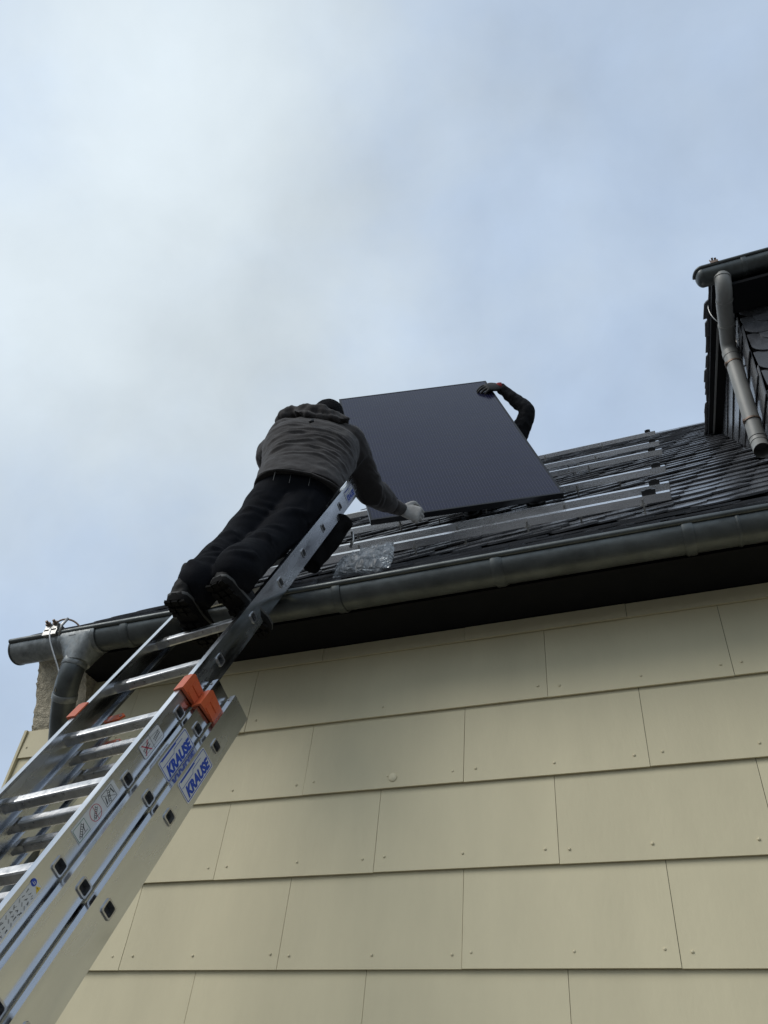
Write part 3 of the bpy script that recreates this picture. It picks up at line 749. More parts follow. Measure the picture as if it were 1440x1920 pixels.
# label frame: text runs up the stile (+y), its top faces the climber (+z), it looks along +x
LF = Matrix(((0, 0, 1), (1, 0, 0), (0, 1, 0))).to_4x4()
def rrect(w, h, r, n=5):
    p = []
    for cx, cy, a0 in ((w/2-r, h/2-r, 0), (-w/2+r, h/2-r, 90), (-w/2+r, -h/2+r, 180), (w/2-r, -h/2+r, 270)):
        for i in range(n+1):
            a = R(a0+90*i/n); p.append((cx+r*math.cos(a), cy+r*math.sin(a)))
    return p
def label(x, yc, zc, w, h, r=.006, m_='stick', name='label'):
    mb = MB(); mb.prism([(a, b, 0) for a, b in rrect(w, h, r)], (0, 0, .0004))
    o = mb.build(name, m_, ladder); o.matrix_basis = Matrix.Translation((x, BASE+yc, zc)) @ LF; return o
def outline(w, h, r, t_, cx=0, cy=0, z=.0004):
    A = rrect(w, h, r); B = rrect(w-2*t_, h-2*t_, max(r-t_, .0005)); n = len(A); mb = MB()
    mb.add([(a+cx, b+cy, z+.0003) for a, b in A]+[(a+cx, b+cy, z+.0003) for a, b in B], [(i, (i+1) % n, n+(i+1) % n, n+i) for i in range(n)]); return mb
def stroke(mb, pts, t_, z=.0007):
    for (ax_, ay_), (bx_, by_) in zip(pts[:-1], pts[1:]):
        d = V((bx_-ax_, by_-ay_, 0)); l = d.length
        if l < 1e-6: continue
        d /= l; n_ = V((-d.y, d.x, 0))*t_/2; a = V((ax_, ay_, z))-d*t_*.3; b = V((bx_, by_, z))+d*t_*.3
        mb.add([a-n_, b-n_, b+n_, a+n_], [(0, 1, 2, 3)])
    return mb
def brand(x, yc, zc, w=.155, h=.064):
    lb = label(x, yc, zc, w, h)
    outline(w-.006, h-.006, .005, .0022).build('border', 'blue', lb, fix=False)
    me = text_mesh('KRAUSE', h*.50, .25, .0017)
    o = link('lettering', me, 'blue', lb); bbx = [v.co.x for v in me.vertices]; wid = max(bbx)-min(bbx)
    o.matrix_basis = Matrix.Translation((.0, -h*.17, .0008)) @ Matrix.Diagonal(((w*.86)/wid, 1.15, 1, 1))
    s_ = MB(); stroke(s_, [(-w*.44, h*.16), (-w*.05, h*.16), (.0, h*.28), (w*.30, h*.28)], .0016); stroke(s_, [(-w*.40, h*.40), (w*.1, h*.40)], .004)
    s_.build('mark', 'blue', lb, fix=False)
brand(.0285, -1.80, -.057); brand(.0565, -1.806, -.124); brand(.0005, .185, -.0, .15, .062)
def ladder_pic(mb, cx, cy, s, tilt=.6):
    d = V((math.cos(tilt), math.sin(tilt))); n_ = V((-d.y, d.x))
    for o_ in (-.22, .22): stroke(mb, [(cx+(-d.x*.9+n_.x*o_)*s, cy+(-d.y*.9+n_.y*o_)*s), (cx+(d.x*.9+n_.x*o_)*s, cy+(d.y*.9+n_.y*o_)*s)], s*.09)
    for i in range(6):
        q = -.75+i*.3; stroke(mb, [(cx+(d.x*q-n_.x*.22)*s, cy+(d.y*q-n_.y*.22)*s), (cx+(d.x*q+n_.x*.22)*s, cy+(d.y*q+n_.y*.22)*s)], s*.07)
# warning label with crossed-out picture
lb = label(.0005, -1.827, .0125, .104, .042, .008)
outline(.104, .042, .008, .0012).build('border', 'black', lb, fix=False)
q = MB(); stroke(q, [(0, -.021), (0, .021)], .0012); ladder_pic(q, -.026, 0, .018, .2); ladder_pic(q, .026, .0, .018, .2); stroke(q, [(-.045, -.012), (.045, -.012)], .0008); stroke(q, [(-.045, .014), (.045, .008)], .0008); q.build('pictogram', 'black', lb, fix=False)
q = MB(); stroke(q, [(-.040, -.014), (-.012, .014)], .003); stroke(q, [(-.012, -.014), (-.040, .014)], .003); q.build('cross', 'redp', lb, fix=False)
# strip of three pictograms
lb = label(.0005, -2.086, .0125, .172, .041, .002)
for cx, mm_ in ((.052, 'black'), (-.062, 'greenp')):
    q = outline(.044, .033, .001, .0012, cx, 0); q.build('border', mm_, lb, fix=False)
q = outline(.040, .036, .0175, .0015, -.005, 0); stroke(q, [(-.005, -.018), (-.005, .018)], .0012); q.build('ban_ring', 'redp', lb, fix=False)
q = MB(); ladder_pic(q, -.062, 0, .017, .75); stroke(q, [(-.078, -.010), (-.046, -.010)], .001); stroke(q, [(-.055, -.008), (-.053, .002), (-.050, .006)], .002)
ladder_pic(q, -.005, 0, .015, .75); stroke(q, [(-.02, -.009), (.012, -.009)], .001); ladder_pic(q, .052, 0, .016, 1.2); stroke(q, [(.034, -.012), (.070, .012)], .001); stroke(q, [(.034, .012), (.070, -.012)], .001); stroke(q, [(.066, .010), (.070, -.004)], .003); stroke(q, [(.036, -.010), (.040, .004)], .003)
q.build('pictogram', 'black', lb, fix=False)
# instruction label with rows of small print
lb = label(.0005, -2.40, .016, .200, .030, .001)
q = MB()
random.seed(3)
for r_ in range(3):
    for c_ in range(13):
        cx = -.092+c_*.0135; cy = -.010+r_*.0095
        if c_ % 3 == 1: ladder_pic(q, cx+.003, cy, .0042, .8)
        else:
            for _ in range(2): stroke(q, [(cx+random.uniform(-.003, .001), cy+random.uniform(-.003, .003)), (cx+random.uniform(.002, .007), cy+random.uniform(-.003, .003))], random.uniform(.0006, .0018))
q.build('pictogram', 'black', lb, fix=False)
q = MB(); q.add([V((.092, .0095, .0008))+V((math.cos(a), math.sin(a), 0))*.0078 for a in [2*math.pi*i/20 for i in range(20)]], [tuple(range(20))]); q.build('round_mark', 'blue', lb, fix=False)
q = MB(); stroke(q, [(.090, .013), (.090, .006), (.094, .006), (.094, .010)], .0014, .0012); q.build('round_mark_symbol', 'stick', lb, fix=False)
q = MB(); q.add([(.083, -.012, .0008), (.099, -.012, .0008), (.091, .000, .0008)], [(0, 1, 2)]); q.build('triangle_mark', 'yellow', lb, fix=False)
q = MB(); stroke(q, [(.091, -.004), (.091, -.008)], .0012, .0012); stroke(q, [(.091, -.0098), (.091, -.0102)], .0014, .0012); q.build('triangle_symbol', 'black', lb, fix=False)
# rivets at the stile ends
for (x, y, z) in ((.030, -1.51, -.063+HZ), (.058, -1.51, -.128+HZ)):
    MB().tube([(x-.017, BASE+y, z), (x-.017, BASE+y, z+.002)], .0045, 10).build('rivet', 'steel', ladder)

# ------------------------------------------------------------------ people
def press(c, more=0.):              # cloth below the ladder's top end is squeezed against the front of its right stile
    q = c-LP; e_ = q.dot(l1); y_ = q.dot(l2); z_ = q.dot(l3)
    if e_ < -.03 or y_ > .42: return c
    lim = (.058+.62*max(e_, 0.)+more)*min(1., (e_+.03)/.02)
    w_ = min(1., (.42-y_)/.08)
    return c+l3*((lim-z_)*w_) if z_ < lim else c
def solid(rings_list, name, m_, parent, voxel=.01, it=6, disp=None, fac=.5):
    mb = MB()
    for r_ in rings_list: mb.loft(r_)
    o = mb.build('tmp', m_)
    md = o.modifiers.new('r', 'REMESH'); md.mode = 'VOXEL'; md.voxel_size = voxel; md.use_smooth_shade = True
    ms = o.modifiers.new('s', 'SMOOTH'); ms.iterations = it; ms.factor = fac
    dg_ = bpy.context.evaluated_depsgraph_get(); me = bpy.data.meshes.new_from_object(o.evaluated_get(dg_)); bpy.data.objects.remove(o)
    me.name = name
    if disp:
        nrm = [v.normal.copy() for v in me.vertices]
        for v, n_ in zip(me.vertices, nrm): v.co = v.co+n_*disp(v.co, n_)
    if name in ('jacket', 'trousers', 'body') and parent is None and pressed:
        for v in me.vertices: v.co = press(v.co, .025 if name == 'body' else 0.)
    for p in me.polygons: p.use_smooth = True
    me.update()
    return link(name, me, m_, parent)
def limb(pts, n=16, ends=True):
    """pts: list of (point, radius[, flat]) -> rings with rounded ends"""
    out = []; P_ = [V(p[0]) for p in pts]; rad = [p[1] for p in pts]
    # refine by Catmull-Rom
    fine = []; fr_ = []
    for i in range(len(P_)-1):
        p0 = P_[max(i-1, 0)]; p1 = P_[i]; p2 = P_[i+1]; p3 = P_[min(i+2, len(P_)-1)]
        for k in range(5):
            t_ = k/5
            fine.append(.5*((2*p1)+(-p0+p2)*t_+(2*p0-5*p1+4*p2-p3)*t_*t_+(-p0+3*p1-3*p2+p3)*t_**3)); fr_.append(rad[i]*(1-t_)+rad[i+1]*t_)
    fine.append(P_[-1]); fr_.append(rad[-1])
    prev = None
    for i, p in enumerate(fine):
        d = (fine[min(i+1, len(fine)-1)]-fine[max(i-1, 0)]).normalized()
        a = d.orthogonal().normalized() if prev is None else (prev-d*prev.dot(d)).normalized()
        prev = a; b_ = d.cross(a)
        if i == 0 and ends: out.append(ring(p-d*fr_[i]*.75, a*fr_[i]*.6, b_*fr_[i]*.6, n))
        out.append(ring(p, a*fr_[i], b_*fr_[i], n))
        if i == len(fine)-1 and ends: out.append(ring(p+d*fr_[i]*.75, a*fr_[i]*.6, b_*fr_[i]*.6, n))
    return out
def torso(spec, r_, f_, n=28):
    return [[V(c)+V(r_)*A*(abs(math.cos(q))**.85*(1 if math.cos(q) > 0 else -1))+V(f_)*B*(abs(math.sin(q))**.85*(1 if math.sin(q) > 0 else -1)) for q in [2*math.pi*j/n for j in range(n)]] for c, A, B in spec]
def head(c, r_, f_, u_):
    r_, f_, u_ = V(r_).normalized(), V(f_).normalized(), V(u_).normalized(); c = V(c)
    sp = [(-.125, .03, .035, .035), (-.115, .045, .06, .03), (-.085, .058, .08, .02), (-.04, .068, .094, .006), (.0, .075, .098, .0), (.045, .077, .098, -.004), (.085, .066, .085, -.006), (.112, .04, .05, -.006), (.122, .012, .016, -.006)]
    hd = [[c+u_*h+f_*of+r_*A*math.cos(q)+f_*B*math.sin(q) for q in [2*math.pi*j/20 for j in range(20)]] for h, A, B, of in sp]
    nose = limb([(c+f_*.092+u_*.015, .010), (c+f_*.108-u_*.018, .013), (c+f_*.112-u_*.030, .014)], 10)
    brow = limb([(c+f_*.086+u_*.028-r_*.045, .011), (c+f_*.094+u_*.030, .011), (c+f_*.086+u_*.028+r_*.045, .011)], 8)
    lips = limb([(c+f_*.094-u_*.065-r_*.022, .006), (c+f_*.102-u_*.065, .009), (c+f_*.094-u_*.065+r_*.022, .006)], 8)
    ears = [limb([(c+r_*s_*.075-u_*.030, .010), (c+r_*s_*.083+u_*.0-f_*.008, .016), (c+r_*s_*.083+u_*.024-f_*.012, .014)], 10) for s_ in (-1, 1)]
    return [hd, nose, brow, lips]+ears
def hand(wrist, d, pn, th, curl=(.5, .5, .55, .6), spread=.0, size=1., thumb_curl=.3):
    """d: direction of fingers, pn: palm normal (fingers curl towards it), th: side on which the thumb leaves"""
    d = V(d).normalized(); pn = (V(pn)-d*d.dot(V(pn))).normalized(); th = V(th); th = (th-d*d.dot(th)-pn*pn.dot(th)).normalized()
    w = V(wrist); parts = []; S_ = size
    palm = []
    for t_, A, B in ((-.02, .030, .022), (.0, .033, .022), (.03, .042, .020), (.06, .046, .018), (.088, .045, .016), (.098, .036, .012)):
        palm.append(ring(w+d*t_*S_, th*A*S_, pn*B*S_, 16))
    parts.append(palm)
    lens = (.072, .082, .076, .060)
    for i in range(4):
        off = (.033-.0215*i)*S_; base = w+d*(.082-.004*abs(i-1.3))*S_+th*off
        L_ = lens[i]*S_; c_ = curl[i]; dirs = []; ang = 0
        pts = [(base, .0105*S_)]; p = base; fd = (d+th*(spread*(1.5-i))).normalized()
        for seg, k in ((.42, .55), (.32, 1.0), (.26, .8)):
            ang += c_*k*1.35
            p = p+(fd*math.cos(ang)+pn*math.sin(ang))*L_*seg; pts.append((p, (.0100-.0012*len(pts))*S_))
        parts.append(limb(pts, 10))
    tb_ = w+d*.022*S_+th*.036*S_; p1 = tb_+(d*.55+th*.75+pn*.25).normalized()*.034*S_; p2 = p1+(d*.85+th*.25*(1-thumb_curl)+pn*(.2+thumb_curl)).normalized()*.032*S_; p3 = p2+(d*.9+pn*(.2+thumb_curl*1.2)-th*.1).normalized()*.026*S_
    parts.append(limb([(w+d*.012*S_+th*.018*S_, .018*S_), (tb_, .0155*S_), (p1, .0125*S_), (p2, .0112*S_), (p3, .0098*S_)], 10))
    return parts
def boot(name, heel, toe, up, parent, m_up='boot', tread=True):
    """heel, toe: lowest points of the sole"""
    heel = V(heel); toe = V(toe); f_ = (toe-heel); L_ = f_.length; f_ = f_.normalized(); up = V(up); up = (up-f_*f_.dot(up)).normalized(); s_ = f_.cross(up)
    out = []   # outline half-widths along the sole
    prof = [(0, .020), (.03, .036), (.12, .043), (.3, .041), (.45, .040), (.62, .049), (.78, .052), (.9, .043), (.97, .026), (1.0, .011)]
    def lay(h, k, sh=0.): return [heel+f_*(t_*L_+sh)+s_*w*k+up*h for t_, w in prof]+[heel+f_*(t_*L_+sh)-s_*w*k+up*h for t_, w in reversed(prof)]
    so_ = MB(); so_.loft([lay(.008, .94), lay(.011, .99), lay(.020, 1.0), lay(.034, 1.02), lay(.038, .95)]); b_ = so_.build(name, 'sole', parent, 50)
    if tread:
        tr_ = MB()
        for i in range(9):
            t_ = .04+i*.107
            if .36 < t_ < .44: continue
            w = .043 if t_ < .5 else .049
            if t_ > .88: w = .028
            for sd_ in (-1, 0, 1):
                sk = .006*(i % 2)
                tr_.box(heel+f_*(t_*L_+sk)+s_*(sd_*w*.68)+up*.004, (L_*.036, w*.25, .0045), ((f_+s_*.25*sd_).normalized(), (s_-f_*.25*sd_).normalized(), up))
        tr_.build('tread', 'sole', b_)['kind'] = 'stuff'
    e1_ = MB(); e1_.loft([lay(.031, 1.01), lay(.033, 1.05), lay(.041, 1.05), lay(.043, .98)], cap=False); e1_.build('welt', 'trim', b_, 50)
    upper = [[heel+f_*(t_*L_)+s_*w*.93*math.cos(q)+up*(.03+max(0, math.sin(q))*hh) for q in [2*math.pi*j/18 for j in range(18)]] for (t_, w), hh in zip(prof, (.05, .09, .115, .115, .095, .072, .06, .05, .032, .012))]
    shaft = [ring(heel+f_*(.05+x_)+up*h, s_*a, f_*b2_, 18) for h, a, b2_, x_ in ((.05, .044, .058, .03), (.10, .046, .058, .03), (.15, .048, .058, .028), (.19, .048, .058, .026))]
    solid([upper, shaft], 'upper', m_up, b_, .006, 4, lambda c, n_: .003*fbm(c*45, 2))
    return b_

# --- worker on the ladder
pressed = True
p1 = empty('person', 'worker on the ladder in grey hooded jacket and black trousers, reaching for the panel', 'person', (-.76, -.55, 3.03))
PO = V((-.76, -.55, 3.03))
class shifted:                      # geometry is written in place; move it under the thing's base
    pass
def under(o, root, off):
    o.data.transform(Matrix.Translation(-off)); o.parent = root
    return o
r1 = V((.87, .49, 0)).normalized(); f1 = V((-.49, .87, 0)).normalized()
u1 = V((-.02, .21, .977)).normalized()
Lh, Rh = V((-.80, -.268, 3.945)), V((-.665, -.195, 3.94))
Lk, Rk = V((-.835, -.425, 3.545)), V((-.705, -.390, 3.53))
La, Ra = V((-.795, -.630, 3.165)), V((-.650, -.625, 3.205))
Ls, Rs = V((-.885, -.220, 4.415)), V((-.625, -.045, 4.44))
Le, Re = V((-1.075, -.075, 4.45)), V((-.615, .235, 4.375))
Lw, Rw = V((-1.015, .06, 4.30)), V((-.575, .485, 4.455))
hc = V((-.755, -.075, 4.632))
fh = V((-.35, .92, .1)); 
tor = [((-.735, -.235, 3.90), .125, .09), ((-.738, -.225, 4.02), .13, .09), ((-.767, -.205, 4.18), .16, .11), ((-.769, -.175, 4.32), .18, .11), ((-.77, -.145, 4.44), .16, .09), ((-.768, -.125, 4.51), .06, .06)]
bodyp = [torso(tor, r1, f1), limb([((-.768, -.125, 4.48), .058), ((-.762, -.095, 4.58), .055)])]+head(hc, r1, f1, u1)
for a, b_, c in ((Lh, Lk, La), (Rh, Rk, Ra)): bodyp.append(limb([(a, .072), (a.lerp(b_, .5), .062), (b_, .050), (b_.lerp(c, .3), .056), (c, .036)]))
for a, b_, c in ((Ls, Le, Lw), (Rs, Re, Rw)): bodyp.append(limb([(a, .052), (a.lerp(b_, .5), .046), (b_, .038), (b_.lerp(c, .35), .038), (c, .026)]))
under(solid(bodyp, 'body', 'skin', None, .009, 3), p1, PO)
for s_ in (-1, 1):
    e_ = MB(); c = hc+r1*s_*.032+f1*.083+u1*.008; rs = [ring(c+f1*.011*math.sin(a), r1*.012*math.cos(a), u1*.012*math.cos(a), 10) for a in [-.9, -.45, 0, .45, .9, 1.4]]; e_.loft(rs); under(e_.build('eye', 'eye', None, True), p1, PO)
# jacket
jt = [((-.718, -.240, 3.915), .212, .175), ((-.718, -.233, 3.955), .212, .172), ((-.722, -.215, 4.05), .212, .160), ((-.735, -.188, 4.18), .224, .158), ((-.752, -.165, 4.30), .238, .158), ((-.756, -.142, 4.39), .232, .146), ((-.762, -.125, 4.46), .184, .122), ((-.768, -.112, 4.52), .105, .095), ((-.766, -.10, 4.56), .085, .085)]
sl = [limb([(Ls+r1*.03, .082), (Ls, .082), (Ls.lerp(Le, .5), .074), (Le, .066), (Le.lerp(Lw, .5), .062), (Lw, .050)]),
      limb([(Rs-r1*.03, .098), (Rs, .102), (Rs.lerp(Re, .5), .092), (Re, .085), (Re.lerp(Rw, .45), .075), (Rw-(Rw-Re).normalized()*.02, .050)])]
def fold(c, FL_):
    f_ = 0.
    for p, dr_, ln, am, wd_ in FL_:
        q = c-p; al = q.dot(dr_); pe = (q-dr_*al).length
        if abs(al) > ln*1.6 or pe > wd_*4: continue
        f_ += .66*am*math.exp(-(al/ln)**2*1.5)*(math.exp(-(pe/wd_)**2)-.32*math.exp(-((pe-wd_*1.8)/(wd_*.8))**2))
    return f_
FJ = []
random.seed(21)
BJ = V((-.738, -.185, 4.2))
def onback(x, h):                   # a point on the back of the jacket
    return BJ+r1*x+u1*h-f1*(.156*math.sqrt(max(0., 1-(x/.236)**2)))
for (x, h, sl_, ln, am) in ((-.10, .06, .28, .10, .013), (.02, .04, .10, .13, .015), (.10, .00, -.22, .11, .014), (-.06, -.02, .30, .12, .014), (.05, -.06, -.05, .13, .013), (-.13, -.08, .45, .08, .012),
        (.13, -.10, -.40, .09, .014), (.0, .10, .05, .12, .011), (.12, .09, -.30, .09, .012), (-.12, .13, .25, .08, .010), (.08, .16, -.1, .10, .009), (-.02, -.13, .12, .12, .010), (.16, .04, -.6, .08, .012),
        (.15, -.17, -.7, .08, .012), (-.16, .02, .6, .07, .010), (.04, .02, .0, .09, .010), (.10, -.14, -.35, .09, .010), (-.05, .17, .08, .09, .007)):
    a = onback(x-.02, h-.02*sl_); b_ = onback(x+.02, h+.02*sl_)
    FJ.append((onback(x, h), (b_-a).normalized(), ln, am, random.uniform(.008, .0115)))
for (A_, B_, n__) in ((Rs, Re, 9), (Re, Rw, 9), (Ls, Le, 6), (Le, Lw, 5)):
    for _ in range(n__):
        d_ = (B_-A_).normalized(); sd2 = d_.cross(V((0, 0, 1))).normalized(); up2 = sd2.cross(d_)
        an = random.uniform(0, 6.28); rad_ = sd2*math.cos(an)+up2*math.sin(an)
        dr_ = (rad_.cross(d_)+d_*random.uniform(-.9, .9)).normalized()
        FJ.append((A_+(B_-A_)*random.random()+rad_*.075, dr_, random.uniform(.04, .08), random.uniform(.007, .012), random.uniform(.009, .014)))
for (p_a, dr_, ln, am) in ((Ls+r1*.045-f1*.085+V((0, 0, -.03)), (u1*.9+r1*.25).normalized(), .13, -.013), (Rs-r1*.03-f1*.10+V((0, 0, -.02)), (u1*.9-r1*.2).normalized(), .13, -.010),
        (onback(.0, .205), r1, .2, -.004)):
    FJ.append((p_a, dr_, ln, am, .009))
def jdisp(c, n_):
    return fold(c, FJ)+.006*fbm(V((c.x*9, c.y*9, c.z*12)), 3)-.002
jk = solid([torso(jt, r1, f1)]+sl, 'jacket', 'jacket', None, .0062, 4, jdisp); under(jk, p1, PO)
# the jacket's skirt edge, turned hem
hem = MB(); rs = []
for k_ in range(7):
    a = 2*math.pi*k_/6
    rs.append(torso([((-.718, -.241, 3.917+.006*math.sin(a)), .202+.006*math.cos(a), .166+.006*math.cos(a))], r1, f1, 40)[0])
for row in rs:
    for i, v in enumerate(row): v += V((0, 0, -.012*math.sin((v-V((-.768, -.262, 3.9))).dot(r1)*7)))+V((0, 0, .006*noise.noise(v*16)))
rs = [[press(v) for v in row] for row in rs]; hem.loft(rs, cap=False); ho = hem.build('hem', 'jacket', None, True); under(ho, p1, PO)
# drawcord toggle at the back seam
tg = MB(); c = V((-.70, -.31, 4.345)); tg.tube([c, c+V((.018, .008, .012))], .008, 8); under(tg.build('cord_toggle', 'blackp', None, True), p1, PO)
# hood: a thick crumpled roll round the nape with a sagging pouch
hd_ = []
pts = []
NK = V((-.765, -.120, 4.505))
for i in range(13):
    a = math.pi*(1.0+1.0*i/12)
    c = NK+r1*.150*math.cos(a)+f1*.120*math.sin(a)+u1*(.018-.020*math.cos(a))
    pts.append((c, .026+.010*math.sin(math.pi*i/12)))
hd_.append(limb(pts, 14))
hd_.append([ring(NK+u1*h-f1*(.075+o_)+r1*.012, r1*A, (f1*.75+u1*.65).normalized()*B, 18) for h, o_, A, B in ((.035, -.02, .12, .022), (.012, .03, .155, .030), (-.018, .045, .14, .028), (-.040, .035, .09, .02), (-.052, .02, .04, .01))])
hd_.append(limb([(NK-r1*.185-f1*.03-u1*.005, .040), (NK-r1*.165-f1*.05+u1*.035, .042), (NK-r1*.125-f1*.05+u1*.062, .034)], 12))
hd_.append(limb([(NK-r1*.135-f1*.07+u1*.045, .034), (NK-r1*.06-f1*.09+u1*.035, .026), (NK+r1*.02-f1*.10+u1*.02, .022)], 12))
under(solid(hd_, 'hood', 'jacket', None, .0075, 5, lambda c, n_: .010*noise.noise(c*22)+.006*noise.noise(V((c.x*60, c.y*30, c.z*30)))), p1, PO)
# beanie
bn = [[hc+u1*h-f1*.006+r1*A*math.cos(q)+f1*B*math.sin(q)-u1*(.030*(-math.sin(q)) if h < .03 else 0) for q in [2*math.pi*j/24 for j in range(24)]] for h, A, B in ((-.012, .084, .106), (-.004, .089, .112), (.022, .089, .112), (.03, .086, .109), (.07, .080, .100), (.105, .060, .074), (.128, .030, .036), (.135, .008, .010))]
under(solid([bn], 'beanie', 'beanie', None, .007, 4, lambda c, n_: .0025*noise.noise(c*40)), p1, PO)
# trousers
def leg(a, b_, c): return limb([(a+V((0, 0, .03)), .112), (a.lerp(b_, .25), .106), (a.lerp(b_, .6), .090), (b_, .078), (b_.lerp(c, .3), .076), (b_.lerp(c, .7), .078), (c, .082), (c-V((0, 0, .035)), .082)], 18, True)
seat = [((-.74, -.255, 3.80), .06, .06), ((-.735, -.248, 3.84), .135, .12), ((-.733, -.244, 3.90), .178, .146), ((-.733, -.236, 3.98), .180, .144), ((-.74, -.235, 4.05), .165, .125)]
FT = []
random.seed(11)
for (A_, B_, dens) in ((Lh, Lk, 7), (Lk, La, 10), (Rh, Rk, 7), (Rk, Ra, 10)):
    ud_ = (B_-A_)
    for _ in range(dens):
        t_ = random.random()**.8; p = A_+ud_*t_-f1*.08
        dr_ = (r1*random.choice((-1, 1))+ud_.normalized()*random.uniform(-.9, .9)-f1*.2).normalized()
        FT.append((p+r1*random.uniform(-.05, .05), dr_, random.uniform(.05, .13), random.uniform(.006, .013), random.uniform(.011, .019)))
PKC = Rh.lerp(Rk, .45)+r1*.09-f1*.06; PKU = (Rh-Rk).normalized(); PKS = PKU.cross(r1).normalized()
def tdisp(c, n_):
    f_ = .006*fbm(c*9, 2)+fold(c, FT)
    q = c-PKC
    if abs(q.dot(PKU)) < .085 and abs(q.dot(PKS)) < .06 and q.dot(r1) > -.04: f_ += .007
    return f_
under(solid([torso(seat, r1, f1), leg(Lh, Lk, La), leg(Rh, Rk, Ra)], 'trousers', 'trouser', None, .009, 4, tdisp), p1, PO)
# belt loops and stitched seams
for dx in (-.10, -.03, .055):
    q = MB(); c = V((-.733, -.238, 3.0))-f1*.152+r1*dx; q.tube([V((c.x, c.y, 3.86)), V((c.x, c.y, 3.90)), V((c.x, c.y, 3.93))], .0016, 6); under(q.build('seam', 'trim', None), p1, PO)
# tool pouch on the right hip
tp = [ring(V((-.668, .025, 3.905))+V((0, .0, -.0))+V((-.028*k_, .0, -.062*k_)), r1*(.060-.006*k_), f1*(.075-.008*k_), 16) for k_ in range(-1, 4)]
under(solid([tp], 'tool_pouch', 'pouch', None, .008, 4, lambda c, n_: .010*noise.noise(c*18)), p1, PO)
q = MB(); q.tube([(-.583, .06, 3.92), (-.578, .07, 3.88), (-.59, .075, 3.84)], .007, 8); under(q.build('buckle', 'steel', None, True), p1, PO)
# boots
for (he, to, up_) in (((-.812, -.715, 3.028), (-.862, -.405, 3.030), (0, -.05, 1)), ((-.675, -.705, 3.082), (-.612, -.425, 3.022), (0, .2, 1))):
    bo = boot('boot', V(he)-PO, V(to)-PO, up_, p1)
# gloves: right hand under the panel's lower edge, left hand on the stile
edge = org+axx*(-PWd/2+.255)
gd = (edge+axx*.01-V((-.575, .485, 4.455))).normalized()
Rw2 = edge-axx*.070+axz*.040+axy*.000
under(solid(hand(Rw2, (axx*.80-axy*.45-axz*.15), (-axz*.75+axy*.35), axy*.8+axx*.3, (1.0, 1.0, 1.05, 1.1), .02, 1.12, .7), 'glove', 'glove', None, .004, 2), p1, PO)
cuff = MB(); cd = (Rw2-Rw).normalized(); cuff.tube([Rw-cd*.03, Rw+cd*.01, Rw2-cd*.0, Rw2+cd*.02], [.046, .044, .036, .036], 16); under(cuff.build('cuff', 'jacket', None, True), p1, PO)
vt = MB(); vt.box(Rw+V((0, -.01, .05)), (.022, .012, .006), (cd, V((0, 0, 1)).cross(cd).normalized(), V((.1, -.3, .9)).normalized())); under(vt.build('cuff_tab', 'blackp', None), p1, PO)
stl = LP+l1*(-LW)+l2*.20
under(solid(hand(Lw, (stl-Lw).normalized()+V((.3, .3, -.2)), V((.6, -.3, -.5)), V((.2, .3, .9)), (.8, .8, .85, .9)), 'glove', 'glove', None, .004, 2), p1, PO)

# --- worker behind the panel
pressed = False
p2 = empty('person', 'second worker crouching behind the panel, black sleeve and glove gripping its right edge', 'person', rp(-.2, 1.25))
PO2 = p2.location.copy()
r2 = V((-.97, -.1, .2)).normalized(); f2 = V((.1, -.97, -.1)).normalized(); u2 = V((.35, -.2, .9)).normalized(); r2 = f2.cross(u2).normalized(); f2 = u2.cross(r2).normalized()
lh, rh_ = V((-.46, 1.70, 5.62)), V((-.63, 1.71, 5.66)); lk_, rk_ = V((-.16, 1.37, 5.55)), V((-.52, 1.28, 5.52)); la, ra = V((.05, 1.38, 5.14)), V((-.39, 1.40, 5.17))
ls, rs_ = V((-.13, 1.55, 5.80)), V((-.46, 1.52, 5.95)); le, re_ = V((.035, 1.36, 6.03)), V((-.72, 1.35, 5.86)); hx = org+axx*(PWd/2)+axy*(PHt*.905)
lw = hx+axx*.062+axz*.012+V((0, 0, -.01)); rw = org+axx*(-PWd/2)+axy*(PHt*.62)-axx*.07-axz*.05
hc2 = V((-.27, 1.43, 6.10))
tor2 = [((-.56, 1.72, 5.60), .15, .12), ((-.50, 1.68, 5.68), .15, .11), ((-.40, 1.60, 5.80), .16, .11), ((-.31, 1.54, 5.89), .16, .10), ((-.285, 1.51, 5.95), .06, .06)]
bp = [torso(tor2, r2, f2), limb([((-.285, 1.51, 5.93), .056), ((-.275, 1.46, 6.03), .052)])]+head(hc2, r2, f2, V((0, -.2, 1)))
for a, b_, c in ((lh, lk_, la), (rh_, rk_, ra)): bp.append(limb([(a, .085), (a.lerp(b_, .5), .075), (b_, .055), (b_.lerp(c, .3), .054), (c, .036)]))
for a, b_, c in ((ls, le, lw), (rs_, re_, rw)): bp.append(limb([(a, .05), (a.lerp(b_, .5), .045), (b_, .037), (b_.lerp(c, .35), .037), (c, .026)]))
under(solid(bp, 'body', 'skin', None, .01, 3), p2, PO2)
for s_ in (-1, 1):
    e_ = MB(); c = hc2+r2*s_*.032+f2*.083+u2*.008; rs = [ring(c+f2*.011*math.sin(a), r2*.012*math.cos(a), u2*.012*math.cos(a), 10) for a in [-.9, -.45, 0, .45, .9, 1.4]]; e_.loft(rs); under(e_.build('eye', 'eye', None, True), p2, PO2)
jt2 = [(c, A+.03, B+.03) for c, A, B in tor2]
wrk = lambda c, n_: .006*noise.noise(c*26)+.004*noise.noise(V((c.x*50, c.y*20, c.z*50)))
lcf = lw-(lw-le).normalized()*.01
